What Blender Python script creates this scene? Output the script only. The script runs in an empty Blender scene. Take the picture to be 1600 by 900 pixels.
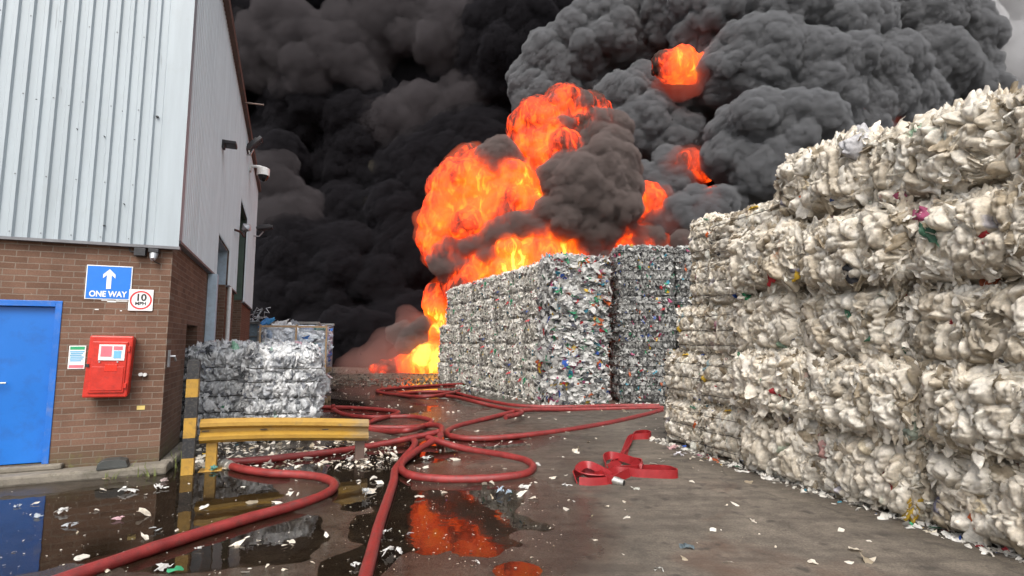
import bpy, math, random
import numpy as np
from mathutils import Vector, Matrix
R = math.radians
S = bpy.context.scene
COL = S.collection
rng = np.random.default_rng(7)

# ------------------------------------------------------------------ camera, sky, sun, exposure
FPX, PITCH, EYE = 820.0, math.atan(85 / 820.0), 1.6
cam = bpy.data.cameras.new('camera')
cam.sensor_width = 36.0
cam.lens = FPX / 1600 * 36
cam.clip_start, cam.clip_end = 0.05, 3000
camo = bpy.data.objects.new('camera', cam)
camo.location = (0, 0, EYE)
camo.rotation_euler = (R(90) + PITCH, 0, 0)
COL.objects.link(camo)
S.camera = camo

SUN_EL, SUN_AZ = 52.0, 187.0           # azimuth clockwise from +Y: behind the camera, slightly to its left
W = bpy.data.worlds.new('World'); S.world = W; W.use_nodes = True
wn = W.node_tree.nodes; wl = W.node_tree.links
bg = wn['Background']
sky = wn.new('ShaderNodeTexSky'); sky.sky_type = 'NISHITA'; sky.sun_disc = False
sky.sun_elevation = R(SUN_EL); sky.sun_rotation = R(SUN_AZ)
sky.air_density = 1.0; sky.dust_density = 5.0; sky.ozone_density = 1.0
hs = wn.new('ShaderNodeHueSaturation'); hs.inputs['Saturation'].default_value = 0.35
wl.new(sky.outputs[0], hs.inputs['Color']); wl.new(hs.outputs[0], bg.inputs['Color'])
bg.inputs['Strength'].default_value = 0.15
sl = bpy.data.lights.new('sun', 'SUN'); sl.energy = 0.8; sl.angle = R(28); sl.color = (1.0, 0.95, 0.88)
so = bpy.data.objects.new('sun', sl); COL.objects.link(so)
d = Vector((math.sin(R(SUN_AZ)) * math.cos(R(SUN_EL)), math.cos(R(SUN_AZ)) * math.cos(R(SUN_EL)), math.sin(R(SUN_EL))))
so.rotation_euler = d.to_track_quat('Z', 'Y').to_euler()
S.view_settings.view_transform = 'Standard'; S.view_settings.look = 'None'
S.view_settings.exposure = 0.95; S.view_settings.gamma = 1.0
S.render.engine = 'CYCLES'
S.cycles.use_denoising = True
S.cycles.max_bounces = 8; S.cycles.volume_bounces = 4; S.cycles.diffuse_bounces = 3; S.cycles.glossy_bounces = 3
S.cycles.transparent_max_bounces = 8
S.cycles.sample_clamp_indirect = 4.0

# ------------------------------------------------------------------ pixel -> world helpers (for laying out the place)
_F = np.array([0, math.cos(PITCH), math.sin(PITCH)]); _U = np.array([0, -math.sin(PITCH), math.cos(PITCH)])
_R = np.array([1.0, 0, 0]); _C = np.array([0, 0, EYE])
def ray(px, py): return _F * FPX + _R * (px - 800) + _U * (450 - py)
def gnd(px, py, z=0.0):
    r = ray(px, py); return _C + r * ((z - EYE) / r[2])
def at(px, py, dep):
    r = ray(px, py); return _C + r * (dep / r[1])

# ------------------------------------------------------------------ object helpers
def tag(o, label=None, cat=None, group=None, kind=None):
    if label: o['label'] = label
    if cat: o['category'] = cat
    if group: o['group'] = group
    if kind: o['kind'] = kind
    return o
def link(name, me, parent=None, loc=None, rot=None):
    o = bpy.data.objects.new(name, me); COL.objects.link(o)
    if parent: o.parent = parent
    if loc is not None: o.location = loc
    if rot is not None: o.rotation_euler = rot
    return o
def empty(name, loc=(0, 0, 0), rz=0.0, parent=None):
    o = bpy.data.objects.new(name, None); COL.objects.link(o)
    o.empty_display_size = .2
    o.location = loc; o.rotation_euler = (0, 0, rz)
    if parent: o.parent = parent
    return o
def npmesh(name, V, Fq, mats=(), smooth=False, attrs=None, midx=None):
    V = np.asarray(V, np.float32); Fq = np.asarray(Fq, np.int32)
    me = bpy.data.meshes.new(name)
    me.vertices.add(len(V)); me.vertices.foreach_set('co', V.ravel())
    k = Fq.shape[1]
    me.loops.add(Fq.size); me.loops.foreach_set('vertex_index', Fq.ravel())
    me.polygons.add(len(Fq))
    me.polygons.foreach_set('loop_start', np.arange(0, Fq.size, k, dtype=np.int32))
    me.polygons.foreach_set('loop_total', np.full(len(Fq), k, np.int32))
    if smooth: me.polygons.foreach_set('use_smooth', np.ones(len(Fq), bool))
    if midx is not None: me.polygons.foreach_set('material_index', np.asarray(midx, np.int32))
    me.update(calc_edges=True)
    for n, a in (attrs or {}).items():
        a = np.asarray(a, np.float32)
        if a.ndim == 1: a = np.repeat(a[:, None], 3, 1)
        t = me.attributes.new(n, 'FLOAT_COLOR', 'POINT')
        t.data.foreach_set('color', np.hstack([a, np.ones((len(a), 1), np.float32)]).ravel())
    for m in mats: me.materials.append(m)
    return me

class MB:
    """collects boxes, tubes, prisms into one mesh"""
    def __init__(s): s.v = []; s.f = []; s.m = []
    def add(s, v, f, m=0):
        b = len(s.v); s.v += [tuple(map(float, p)) for p in v]; s.f += [tuple(b + i for i in q) for q in f]; s.m += [m] * len(f)
    def box(s, x0, x1, y0, y1, z0, z1, m=0, M=None):
        v = [(x, y, z) for z in (z0, z1) for y in (y0, y1) for x in (x0, x1)]
        if M is not None: v = [M @ Vector(p) for p in v]
        s.add(v, [(0, 2, 3, 1), (4, 5, 7, 6), (0, 1, 5, 4), (2, 6, 7, 3), (0, 4, 6, 2), (1, 3, 7, 5)], m)
    def prism(s, prof, p0, p1, ex, ez, m=0, cap=True, closed=True):
        """profile points (a,b) in axes ex,ez swept from p0 to p1"""
        n = len(prof); v = []
        for p in (p0, p1):
            for a, b in prof: v.append(Vector(p) + Vector(ex) * a + Vector(ez) * b)
        f = [(i, (i + 1) % n, n + (i + 1) % n, n + i) for i in range(n if closed else n - 1)]
        if cap and closed: f += [tuple(range(n))[::-1], tuple(range(n, 2 * n))]
        s.add(v, f, m)
    def tube(s, P, r, n=8, m=0, cap=True, closed=False, rs=None):
        P = [Vector(p) for p in P]; N = len(P); v = []; up0 = None
        for i in range(N):
            a = P[i - 1] if (i > 0 or closed) else P[i]; b = P[(i + 1) % N] if (i < N - 1 or closed) else P[i]
            t = (b - a).normalized()
            if up0 is None:
                up0 = Vector((0, 0, 1)) if abs(t.z) < .9 else Vector((1, 0, 0))
            sd = t.cross(up0)
            if sd.length < 1e-5: sd = t.orthogonal()
            sd.normalize(); up = sd.cross(t).normalized(); up0 = up
            rr = rs[i] if rs is not None else r
            for k in range(n):
                q = 2 * math.pi * k / n
                v.append(P[i] + sd * (math.cos(q) * rr) + up * (math.sin(q) * rr))
        f = []
        for i in range(N if closed else N - 1):
            j = (i + 1) % N
            for k in range(n): f.append((i * n + k, i * n + (k + 1) % n, j * n + (k + 1) % n, j * n + k))
        if cap and not closed: f += [tuple(range(n))[::-1], tuple(range((N - 1) * n, N * n))]
        s.add(v, f, m)
    def build(s, name, mats, parent=None, smooth=False, bevel=0, loc=None, rot=None, angle=40):
        me = bpy.data.meshes.new(name); me.from_pydata(s.v, [], s.f)
        if not isinstance(mats, (list, tuple)): mats = [mats]
        for m in mats: me.materials.append(m)
        me.polygons.foreach_set('material_index', s.m)
        if smooth:
            me.polygons.foreach_set('use_smooth', [True] * len(s.f)); me.set_sharp_from_angle(angle=R(angle))
        me.update()
        o = link(name, me, parent, loc, rot)
        if bevel:
            b = o.modifiers.new('bevel', 'BEVEL'); b.width = bevel; b.segments = 2; b.limit_method = 'ANGLE'
        return o

# ------------------------------------------------------------------ noise (numpy)
def _hash(ix, iy, iz, seed):
    h = (ix.astype(np.int64) * 374761393 + iy.astype(np.int64) * 668265263 + iz.astype(np.int64) * 2147483647 + seed * 974711) & 0xFFFFFFFF
    h = ((h ^ (h >> 13)) * 1274126177) & 0xFFFFFFFF
    h = ((h ^ (h >> 16)) * 2246822519) & 0xFFFFFFFF
    return h ^ (h >> 15)
def worley(P, cell, seed=0):
    Q = P / cell; I = np.floor(Q).astype(np.int64); best = np.full(len(P), 9.0)
    for ox in (-1, 0, 1):
        for oy in (-1, 0, 1):
            for oz in (-1, 0, 1):
                J = I + np.array([ox, oy, oz]); h = _hash(J[:, 0], J[:, 1], J[:, 2], seed)
                r = np.stack([(h & 1023), ((h >> 10) & 1023), ((h >> 20) & 1023)], 1) / 1023.0
                dd = ((J + r - Q) ** 2).sum(1); np.minimum(best, dd, out=best)
    return np.sqrt(best)
def worley_id(P, cell, seed=0):
    Q = P / cell; I = np.floor(Q).astype(np.int64); best = np.full(len(P), 9.0); bid = np.zeros(len(P), np.int64); sec = np.full(len(P), 9.0)
    for ox in (-1, 0, 1):
        for oy in (-1, 0, 1):
            for oz in (-1, 0, 1):
                J = I + np.array([ox, oy, oz]); h = _hash(J[:, 0], J[:, 1], J[:, 2], seed)
                r = np.stack([(h & 1023), ((h >> 10) & 1023), ((h >> 20) & 1023)], 1) / 1023.0
                dd = ((J + r - Q) ** 2).sum(1); w_ = dd < best
                sec = np.where(w_, best, np.minimum(sec, dd)); bid = np.where(w_, h, bid); best = np.where(w_, dd, best)
    return np.sqrt(best), bid, np.sqrt(sec)
def vnoise(P, cell, seed=0):
    Q = P / cell; I = np.floor(Q).astype(np.int64); f = Q - I; f = f * f * (3 - 2 * f); out = np.zeros(len(P))
    for ox in (0, 1):
        for oy in (0, 1):
            for oz in (0, 1):
                h = _hash(I[:, 0] + ox, I[:, 1] + oy, I[:, 2] + oz, seed) / 4294967295.0
                out += h * (f[:, 0] if ox else 1 - f[:, 0]) * (f[:, 1] if oy else 1 - f[:, 1]) * (f[:, 2] if oz else 1 - f[:, 2])
    return out
def fbm(P, cell, seed=0, o=4):
    a, t, s = 1.0, 0, 0
    for k in range(o): t = t + a * vnoise(P, cell, seed + k * 17); s += a; a *= .5; cell *= .5
    return t / s

# ------------------------------------------------------------------ materials
def new_mat(name):
    m = bpy.data.materials.new(name); m.use_nodes = True
    nt = m.node_tree; return m, nt, nt.nodes, nt.links, nt.nodes['Principled BSDF']
def N(nt, t, **kw):
    n = nt.nodes.new(t)
    for k, v in kw.items():
        if k in n.inputs.keys(): n.inputs[k].default_value = v
        else: setattr(n, k, v)
    return n
def ramp(nt, src, stops, interp='LINEAR'):
    r = nt.nodes.new('ShaderNodeValToRGB'); r.color_ramp.interpolation = interp
    e = r.color_ramp.elements
    while len(e) < len(stops): e.new(.5)
    for el, (p, c) in zip(e, stops):
        el.position = p; el.color = (c, c, c, 1) if not isinstance(c, tuple) else (*c, 1)
    nt.links.new(src, r.inputs[0]); return r
def mixc(nt, fac, a, b, mode='MIX'):
    n = nt.nodes.new('ShaderNodeMix'); n.data_type = 'RGBA'; n.blend_type = mode
    for i, x in ((0, fac), (6, a), (7, b)):
        if hasattr(x, 'links') or isinstance(x, bpy.types.NodeSocket): nt.links.new(x, n.inputs[i])
        elif i == 0: n.inputs[0].default_value = x
        else: n.inputs[i].default_value = (*x, 1)
    return n.outputs[2]
def math2(nt, op, a, b=None, c=None):
    n = nt.nodes.new('ShaderNodeMath'); n.operation = op
    for i, x in enumerate((a, b, c)):
        if x is None: continue
        if isinstance(x, bpy.types.NodeSocket): nt.links.new(x, n.inputs[i])
        else: n.inputs[i].default_value = x
    return n.outputs[0]
def pmat(name, col, rough=.5, metal=0.0, var=.12, scale=6.0, bump=.0, bscale=60.0, dirt=None, dirt_amt=.0, spec=.5):
    """painted / plain surface with uneven tone, blotches of dirt and a slight relief"""
    m, nt, n, l, b = new_mat(name)
    tc = N(nt, 'ShaderNodeTexCoord')
    nz = N(nt, 'ShaderNodeTexNoise', Scale=scale, Detail=6.0, Roughness=.6); l.new(tc.outputs['Object'], nz.inputs['Vector'])
    lo = tuple(c * (1 - var) for c in col); hi = tuple(min(1, c * (1 + var)) for c in col)
    c = ramp(nt, nz.outputs['Fac'], [(.3, lo), (.7, hi)]).outputs[0]
    if dirt:
        nd = N(nt, 'ShaderNodeTexNoise', Scale=scale * 2.3, Detail=8.0, Roughness=.7); l.new(tc.outputs['Object'], nd.inputs['Vector'])
        f = ramp(nt, nd.outputs['Fac'], [(.5, 0.0), (.75, dirt_amt)]).outputs[0]
        c = mixc(nt, f, c, dirt)
    l.new(c, b.inputs['Base Color'])
    rr = ramp(nt, nz.outputs['Fac'], [(.3, max(0, rough - .08)), (.7, min(1, rough + .08))]).outputs[0]
    l.new(rr, b.inputs['Roughness']); b.inputs['Metallic'].default_value = metal
    b.inputs['Specular IOR Level'].default_value = spec
    if bump:
        nb = N(nt, 'ShaderNodeTexNoise', Scale=bscale, Detail=4.0); l.new(tc.outputs['Object'], nb.inputs['Vector'])
        bp = N(nt, 'ShaderNodeBump', Strength=bump, Distance=.01); l.new(nb.outputs['Fac'], bp.inputs['Height']); l.new(bp.outputs[0], b.inputs['Normal'])
    return m
M = {}
def brick(name, axis):
    m, nt, n, l, b = new_mat(name)
    tc = N(nt, 'ShaderNodeTexCoord'); sp = N(nt, 'ShaderNodeSeparateXYZ'); l.new(tc.outputs['Object'], sp.inputs[0])
    cb = N(nt, 'ShaderNodeCombineXYZ'); l.new(sp.outputs[axis], cb.inputs[0]); l.new(sp.outputs[2], cb.inputs[1])
    wob = N(nt, 'ShaderNodeTexNoise', Scale=9.0, Detail=3.0); l.new(cb.outputs[0], wob.inputs['Vector'])
    va = N(nt, 'ShaderNodeVectorMath', operation='MULTIPLY_ADD'); l.new(wob.outputs['Color'], va.inputs[0]); va.inputs[1].default_value = (.012, .012, 0); l.new(cb.outputs[0], va.inputs[2])
    bt = N(nt, 'ShaderNodeTexBrick'); bt.offset = .5; bt.squash = 1
    for k, v in (('Scale', 1.0), ('Mortar Size', .006), ('Mortar Smooth', .25), ('Bias', 0.0), ('Brick Width', .225), ('Row Height', .075)): bt.inputs[k].default_value = v
    bt.inputs['Color1'].default_value = (.128, .070, .046, 1); bt.inputs['Color2'].default_value = (.185, .105, .072, 1); bt.inputs['Mortar'].default_value = (.21, .165, .13, 1)
    l.new(va.outputs[0], bt.inputs['Vector'])
    nz = N(nt, 'ShaderNodeTexNoise', Scale=2.2, Detail=8.0, Roughness=.7); l.new(tc.outputs['Object'], nz.inputs['Vector'])
    c = mixc(nt, 1.0, bt.outputs['Color'], ramp(nt, nz.outputs['Fac'], [(.25, .68), (.75, 1.25)]).outputs[0], 'MULTIPLY')
    n2 = N(nt, 'ShaderNodeTexNoise', Scale=55.0, Detail=5.0, Roughness=.7); l.new(tc.outputs['Object'], n2.inputs['Vector'])
    c = mixc(nt, 1.0, c, ramp(nt, n2.outputs['Fac'], [(.25, .78), (.75, 1.2)]).outputs[0], 'MULTIPLY')
    # damp, mossy foot of the wall
    wet = math2(nt, 'SUBTRACT', .62, sp.outputs[2]); wet = math2(nt, 'MULTIPLY', wet, 1.5)
    wn_ = math2(nt, 'ADD', wet, math2(nt, 'SUBTRACT', math2(nt, 'MULTIPLY', nz.outputs['Fac'], 1.6), .95))
    c = mixc(nt, ramp(nt, wn_, [(.15, 0.0), (.75, .8)]).outputs[0], c, (.085, .075, .045))
    n3 = N(nt, 'ShaderNodeTexNoise', Scale=14.0, Detail=6.0); l.new(tc.outputs['Object'], n3.inputs['Vector'])
    mo = math2(nt, 'MULTIPLY', ramp(nt, wn_, [(.35, 0.0), (.8, 1.0)]).outputs[0], ramp(nt, n3.outputs['Fac'], [(.52, 0.0), (.68, .8)]).outputs[0])
    c = mixc(nt, mo, c, (.16, .17, .045))
    # pale lime spots
    n4 = N(nt, 'ShaderNodeTexNoise', Scale=19.0, Detail=2.0); l.new(tc.outputs['Object'], n4.inputs['Vector'])
    c = mixc(nt, ramp(nt, n4.outputs['Fac'], [(.74, 0.0), (.80, .6)]).outputs[0], c, (.45, .40, .34))
    l.new(c, b.inputs['Base Color']); b.inputs['Roughness'].default_value = .85
    b.inputs['Specular IOR Level'].default_value = .25
    hgt = math2(nt, 'ADD', math2(nt, 'MULTIPLY', bt.outputs['Fac'], -1.0), math2(nt, 'MULTIPLY', n2.outputs['Fac'], .5))
    bp = N(nt, 'ShaderNodeBump', Strength=.6, Distance=.008); l.new(hgt, bp.inputs['Height']); l.new(bp.outputs[0], b.inputs['Normal'])
    return m
M['brick_x'] = brick('brick_front', 0); M['brick_y'] = brick('brick_side', 1)
def clad(name, col, streak):
    m, nt, n, l, b = new_mat(name)
    tc = N(nt, 'ShaderNodeTexCoord')
    mp = N(nt, 'ShaderNodeMapping'); mp.inputs['Scale'].default_value = (3.0, 3.0, .25); l.new(tc.outputs['Object'], mp.inputs[0])
    nz = N(nt, 'ShaderNodeTexNoise', Scale=2.0, Detail=8.0, Roughness=.65); l.new(mp.outputs[0], nz.inputs['Vector'])
    c = ramp(nt, nz.outputs['Fac'], [(.3, tuple(x * .84 for x in col)), (.65, col)]).outputs[0]
    n2 = N(nt, 'ShaderNodeTexNoise', Scale=3.0, Detail=9.0, Roughness=.75); l.new(tc.outputs['Object'], n2.inputs['Vector'])
    c = mixc(nt, ramp(nt, n2.outputs['Fac'], [(.56, 0.0), (.8, .55)]).outputs[0], c, streak)
    n3 = N(nt, 'ShaderNodeTexNoise', Scale=7.0, Detail=2.0); l.new(mp.outputs[0], n3.inputs['Vector'])
    c = mixc(nt, ramp(nt, n3.outputs['Fac'], [(.70, 0.0), (.78, .5)]).outputs[0], c, tuple(x * .45 for x in streak))
    l.new(c, b.inputs['Base Color']); b.inputs['Roughness'].default_value = .42; b.inputs['Metallic'].default_value = 0.0
    bp = N(nt, 'ShaderNodeBump', Strength=.12, Distance=.02); l.new(n2.outputs['Fac'], bp.inputs['Height']); l.new(bp.outputs[0], b.inputs['Normal'])
    return m
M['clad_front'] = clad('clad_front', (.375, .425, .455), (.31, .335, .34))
M['clad_side'] = clad('clad_side', (.69, .745, .765), (.58, .59, .58))  # paler than the front: makes up in colour for less sun
M['blue'] = pmat('blue_door_paint', (.006, .135, .50), .38, var=.06, scale=2, bump=.05, dirt=(.012, .09, .33), dirt_amt=.8)
M['blue_frame'] = pmat('blue_frame_paint', (.010, .13, .50), .4, var=.1, scale=4, dirt=(.3, .3, .3), dirt_amt=.3)
M['steel'] = pmat('galvanised_steel', (.45, .46, .47), .45, .6, var=.2, scale=12, bump=.1)
M['dark_metal'] = pmat('dark_metal', (.035, .035, .038), .5, .3, var=.25, scale=20)
M['concrete'] = pmat('concrete', (.17, .15, .12), .85, var=.3, scale=5, bump=.6, bscale=35, dirt=(.06, .055, .03), dirt_amt=.9)
M['flash'] = pmat('flashing', (.16, .16, .17), .5, .2, var=.2, scale=6)
M['trim'] = pmat('roof_trim', (.11, .07, .055), .6, var=.25, scale=5)
M['paleblue'] = pmat('pale_blue_steel', (.42, .52, .60), .5, var=.15, scale=4, dirt=(.2, .2, .2), dirt_amt=.4)
M['green'] = pmat('dark_green_steel', (.055, .085, .062), .5, var=.2, scale=4)
M['void'] = pmat('dark_inside', (.015, .013, .012), .9, var=.2)
M['shutter'] = pmat('dark_shutter', (.07, .05, .045), .6, var=.2)
M['white'] = pmat('white_plastic', (.72, .72, .70), .4, var=.06, scale=12, dirt=(.35, .33, .28), dirt_amt=.5)
M['signwhite'] = pmat('sign_white', (.80, .80, .79), .35, var=.04, dirt=(.5, .48, .44), dirt_amt=.35)
M['signblue'] = pmat('sign_blue', (.010, .17, .63), .35, var=.05, dirt=(.04, .2, .5), dirt_amt=.4)
M['signred'] = pmat('sign_red', (.62, .025, .03), .4, var=.06)
M['signgreen'] = pmat('sign_green', (.03, .32, .14), .4)
M['signcyan'] = pmat('sign_blue_pale', (.16, .42, .62), .4)
M['signpink'] = pmat('sign_pink', (.62, .16, .20), .4)
M['black'] = pmat('black_paint', (.018, .018, .02), .5, var=.3, scale=15, dirt=(.15, .13, .10), dirt_amt=.6)
M['redbox'] = pmat('red_fibreglass', (.52, .026, .013), .38, var=.14, scale=7, bump=.15, bscale=30, dirt=(.25, .02, .015), dirt_amt=.7)
M['yellow'] = pmat('yellow_paint', (.40, .225, .032), .45, var=.14, scale=9, bump=.12, bscale=40, dirt=(.16, .10, .04), dirt_amt=.8)
M['yellowlabel'] = pmat('yellow_label', (.72, .55, .18), .5)
M['paper'] = pmat('paper', (.75, .72, .70), .5, var=.06, scale=20)
M['hose'] = pmat('red_hose_rubber', (.205, .022, .020), .40, var=.3, scale=7, bump=.45, bscale=140, dirt=(.085, .035, .03), dirt_amt=.95)
M['flathose'] = pmat('red_layflat_hose', (.26, .013, .016), .45, var=.18, scale=12, bump=.25, bscale=120, dirt=(.22, .02, .02), dirt_amt=.7)
M['coupling'] = pmat('alloy_coupling', (.55, .54, .50), .35, .8, var=.2, scale=25)
M['card'] = pmat('cardboard', (.42, .29, .17), .8, var=.15, scale=12)
M['wood'] = pmat('pallet_wood', (.30, .22, .13), .8, var=.25, scale=9, bump=.3)
M['container'] = pmat('container_grey_blue', (.17, .215, .25), .6, var=.25, scale=4, dirt=(.05, .04, .035), dirt_amt=.7)
M['container_frame'] = pmat('container_frame', (.19, .19, .185), .6, var=.25, scale=5, dirt=(.14, .07, .04), dirt_amt=.7)
M['wire'] = pmat('baling_wire', (.035, .033, .03), .5, .5, var=.3, scale=30)
M['glass_dark'] = pmat('dark_lens', (.01, .01, .012), .08, var=.1)
M['lampglass'] = pmat('lamp_lens', (.10, .11, .12), .12, var=.1)

def film_mat(name, trans=.34, rough=.4, bump=.5):
    """crumpled plastic: every scrap has its own colour"""
    m, nt, n, l, b = new_mat(name)
    at_ = N(nt, 'ShaderNodeAttribute', attribute_name='Col')
    tc = N(nt, 'ShaderNodeTexCoord')
    nz = N(nt, 'ShaderNodeTexNoise', Scale=26.0, Detail=5.0, Roughness=.65); l.new(tc.outputs['Object'], nz.inputs['Vector'])
    c = mixc(nt, 1.0, at_.outputs['Color'], ramp(nt, nz.outputs['Fac'], [(.30, .70), (.60, 1.12)]).outputs[0], 'MULTIPLY')
    l.new(c, b.inputs['Base Color']); b.inputs['Roughness'].default_value = rough
    b.inputs['Specular IOR Level'].default_value = .45
    nb = N(nt, 'ShaderNodeTexNoise', Scale=30.0, Detail=6.0, Roughness=.65, Distortion=2.2); l.new(tc.outputs['Object'], nb.inputs['Vector'])
    bp = N(nt, 'ShaderNodeBump', Strength=bump, Distance=.012); l.new(nb.outputs['Fac'], bp.inputs['Height']); l.new(bp.outputs[0], b.inputs['Normal'])
    if trans:
        t = N(nt, 'ShaderNodeBsdfTranslucent'); l.new(c, t.inputs['Color'])
        mx = N(nt, 'ShaderNodeMixShader'); mx.inputs[0].default_value = trans
        l.new(b.outputs[0], mx.inputs[1]); l.new(t.outputs[0], mx.inputs[2]); l.new(mx.outputs[0], n['Material Output'].inputs[0])
    return m
M['film'] = film_mat('crumpled_film'); M['film_clear'] = film_mat('crumpled_clear_film', .15, .25, .6)

# ------------------------------------------------------------------ ground and water
PUD = [  # puddles as seen: pixel centre and half sizes, turned into ground ellipses
    (110, 835, 400, 88), (350, 850, 230, 60), (430, 728, 150, 34), (300, 770, 130, 22), (700, 805, 150, 60), (590, 760, 80, 50), (600, 830, 90, 40),
    (808, 893, 35, 14), (640, 610, 125, 14), (575, 640, 95, 16), (745, 690, 70, 11), (560, 880, 60, 40), (500, 640, 60, 20), (640, 716, 70, 22)]
blobs = []
for cx, cy, rx, ry in PUD:
    c = gnd(cx, cy); e = gnd(cx + rx, cy); f0 = gnd(cx, cy + ry * .9); f1 = gnd(cx, cy - ry * .9)
    blobs.append(((c[0] * .5 + (f0[0] + f1[0]) * .25), (f0[1] + f1[1]) / 2, abs(e[0] - c[0]), abs(f1[1] - f0[1]) / 2))
def wetness(x, y):
    P = np.stack([x, y, np.zeros_like(x)], 1)
    w = np.full(len(x), -2.0)
    for bx, by, ra, rb in blobs:
        w = np.maximum(w, 1 - np.sqrt(((x - bx) / ra) ** 2 + ((y - by) / rb) ** 2))
    w = np.maximum(w, -1.2)
    return w + .20 + (fbm(P, 1.3, 3, 5) - .5) * 1.35 + (fbm(P, .3, 9, 3) - .5) * .3
def axis_steps(a, b, h, far):
    mid = list(np.arange(a, b + 1e-6, h)); s = h; lo, hi = [], []; p = a
    while p > -far: s *= 1.35; p -= s; lo.append(p)
    s = h; p = b
    while p < far: s *= 1.35; p += s; hi.append(p)
    return np.array(lo[::-1] + mid + hi)
gx = axis_steps(-9.0, 7.0, .06, 900); gy = axis_steps(1.0, 22.0, .07, 900)
X, Y = np.meshgrid(gx, gy); x = X.ravel(); y = Y.ravel()
wv = wetness(x, y)
near = (np.abs(x) < 40) & (y > -20) & (y < 60)
P3 = np.stack([x, y, np.zeros_like(x)], 1)
z = .012 - .028 * np.clip(wv + .05, -.25, .7) + (fbm(P3, .5, 31, 3) - .5) * .006
z = np.where(near, z, .012)
nx, ny = len(gx), len(gy)
idx = np.arange(nx * ny).reshape(ny, nx)
quads = np.stack([idx[:-1, :-1].ravel(), idx[:-1, 1:].ravel(), idx[1:, 1:].ravel(), idx[1:, :-1].ravel()], 1)
m, nt, n, l, b = new_mat('worn_wet_asphalt')
geo = N(nt, 'ShaderNodeNewGeometry'); at_ = N(nt, 'ShaderNodeAttribute', attribute_name='wet')
def gnoise(sc, de=6.0, ro=.6, di=0.0):
    q = N(nt, 'ShaderNodeTexNoise', Scale=sc, Detail=de, Roughness=ro, Distortion=di); l.new(geo.outputs['Position'], q.inputs['Vector']); return q.outputs['Fac']
n1, n2, n3, n4 = gnoise(.55, 8, .65), gnoise(3.5, 8, .7), gnoise(60, 4, .7), gnoise(220, 2, .5)
c = ramp(nt, n1, [(.3, (.098, .083, .066)), (.7, (.165, .140, .112))]).outputs[0]
c = mixc(nt, 1.0, c, ramp(nt, n2, [(.3, .5), (.7, 1.32)]).outputs[0], 'MULTIPLY')
c = mixc(nt, 1.0, c, ramp(nt, n3, [(.3, .62), (.7, 1.35)]).outputs[0], 'MULTIPLY')
c = mixc(nt, ramp(nt, gnoise(150, 2, .5), [(.66, 0.0), (.72, .55)]).outputs[0], c, (.30, .27, .23))
c = mixc(nt, ramp(nt, gnoise(.8, 5, .6, .8), [(.56, 0.0), (.70, .6)]).outputs[0], c, (.10, .055, .036))      # rusty stains
c = mixc(nt, ramp(nt, gnoise(5.0, 3, .5), [(.60, 0.0), (.70, .7)]).outputs[0], c, (.035, .03, .026))           # oil spots
mp = N(nt, 'ShaderNodeMapping'); mp.inputs['Scale'].default_value = (.7, 5.0, 1); mp.inputs['Rotation'].default_value = (0, 0, R(28)); l.new(geo.outputs['Position'], mp.inputs[0])
tr = N(nt, 'ShaderNodeTexNoise', Scale=1.0, Detail=6.0, Roughness=.7); l.new(mp.outputs[0], tr.inputs['Vector'])
c = mixc(nt, ramp(nt, tr.outputs['Fac'], [(.46, 0.0), (.72, .7)]).outputs[0], c, (.05, .042, .035))             # tyre and drag marks
vor = N(nt, 'ShaderNodeTexVoronoi', feature='DISTANCE_TO_EDGE', Scale=.28); 
wv2 = N(nt, 'ShaderNodeVectorMath', operation='MULTIPLY_ADD'); nn = N(nt, 'ShaderNodeTexNoise', Scale=2.5, Detail=4.0); l.new(geo.outputs['Position'], nn.inputs['Vector'])
l.new(nn.outputs['Color'], wv2.inputs[0]); wv2.inputs[1].default_value = (.5, .5, 0); l.new(geo.outputs['Position'], wv2.inputs[2]); l.new(wv2.outputs[0], vor.inputs['Vector'])
crk = ramp(nt, vor.outputs['Distance'], [(.0, .5), (.006, 0.0)]).outputs[0]
c = mixc(nt, crk, c, (.03, .026, .022))
wetf = math2(nt, 'ADD', at_.outputs['Color'], math2(nt, 'MULTIPLY', math2(nt, 'SUBTRACT', n2, .5), 1.1))
wet = ramp(nt, wetf, [(.10, 0.0), (.85, 1.0)]).outputs[0]
c = mixc(nt, wet, c, mixc(nt, 1.0, c, (.40, .38, .365), 'MULTIPLY'))
l.new(c, b.inputs['Base Color'])
rr = math2(nt, 'SUBTRACT', .82, math2(nt, 'MULTIPLY', wet, .66)); l.new(rr, b.inputs['Roughness'])
b.inputs['Specular IOR Level'].default_value = .35
hh = math2(nt, 'ADD', math2(nt, 'MULTIPLY', n3, .6), math2(nt, 'ADD', math2(nt, 'MULTIPLY', n4, .3), math2(nt, 'MULTIPLY', n2, .5)))
bp = N(nt, 'ShaderNodeBump', Strength=.55, Distance=.012); l.new(hh, bp.inputs['Height']); l.new(bp.outputs[0], b.inputs['Normal'])
wet_attr = np.clip((wv + .70) / .8, 0, 1)
dryside = np.clip((x - (.1 + .16 * (y - 3))) / 1.2, 0, 1) * np.clip((14 - y) / 4, 0, 1)
wet_attr = np.clip(np.where(near, wet_attr * (1 - .35 * dryside) + .50 * (1 - dryside), .3), 0, 1)
# damp margin along the foot of the big stack
da, dn = np.array([.284, -.959]), np.array([-.959, -.284])
dd = (x - 2.49) * dn[0] + (y - 8.72) * dn[1]; ss = (x - 2.49) * da[0] + (y - 8.72) * da[1]
damp = np.clip(1 - (dd + .1) / (.55 + .45 * fbm(P3, 1.4, 77, 3)), 0, 1) * (ss > .6) * (dd > -1)
wet_attr = np.maximum(wet_attr, damp * .75)
go = link('ground', npmesh('ground', np.stack([x, y, z], 1), quads, [m], True, {'wet': wet_attr})); tag(go, kind='structure')
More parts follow.
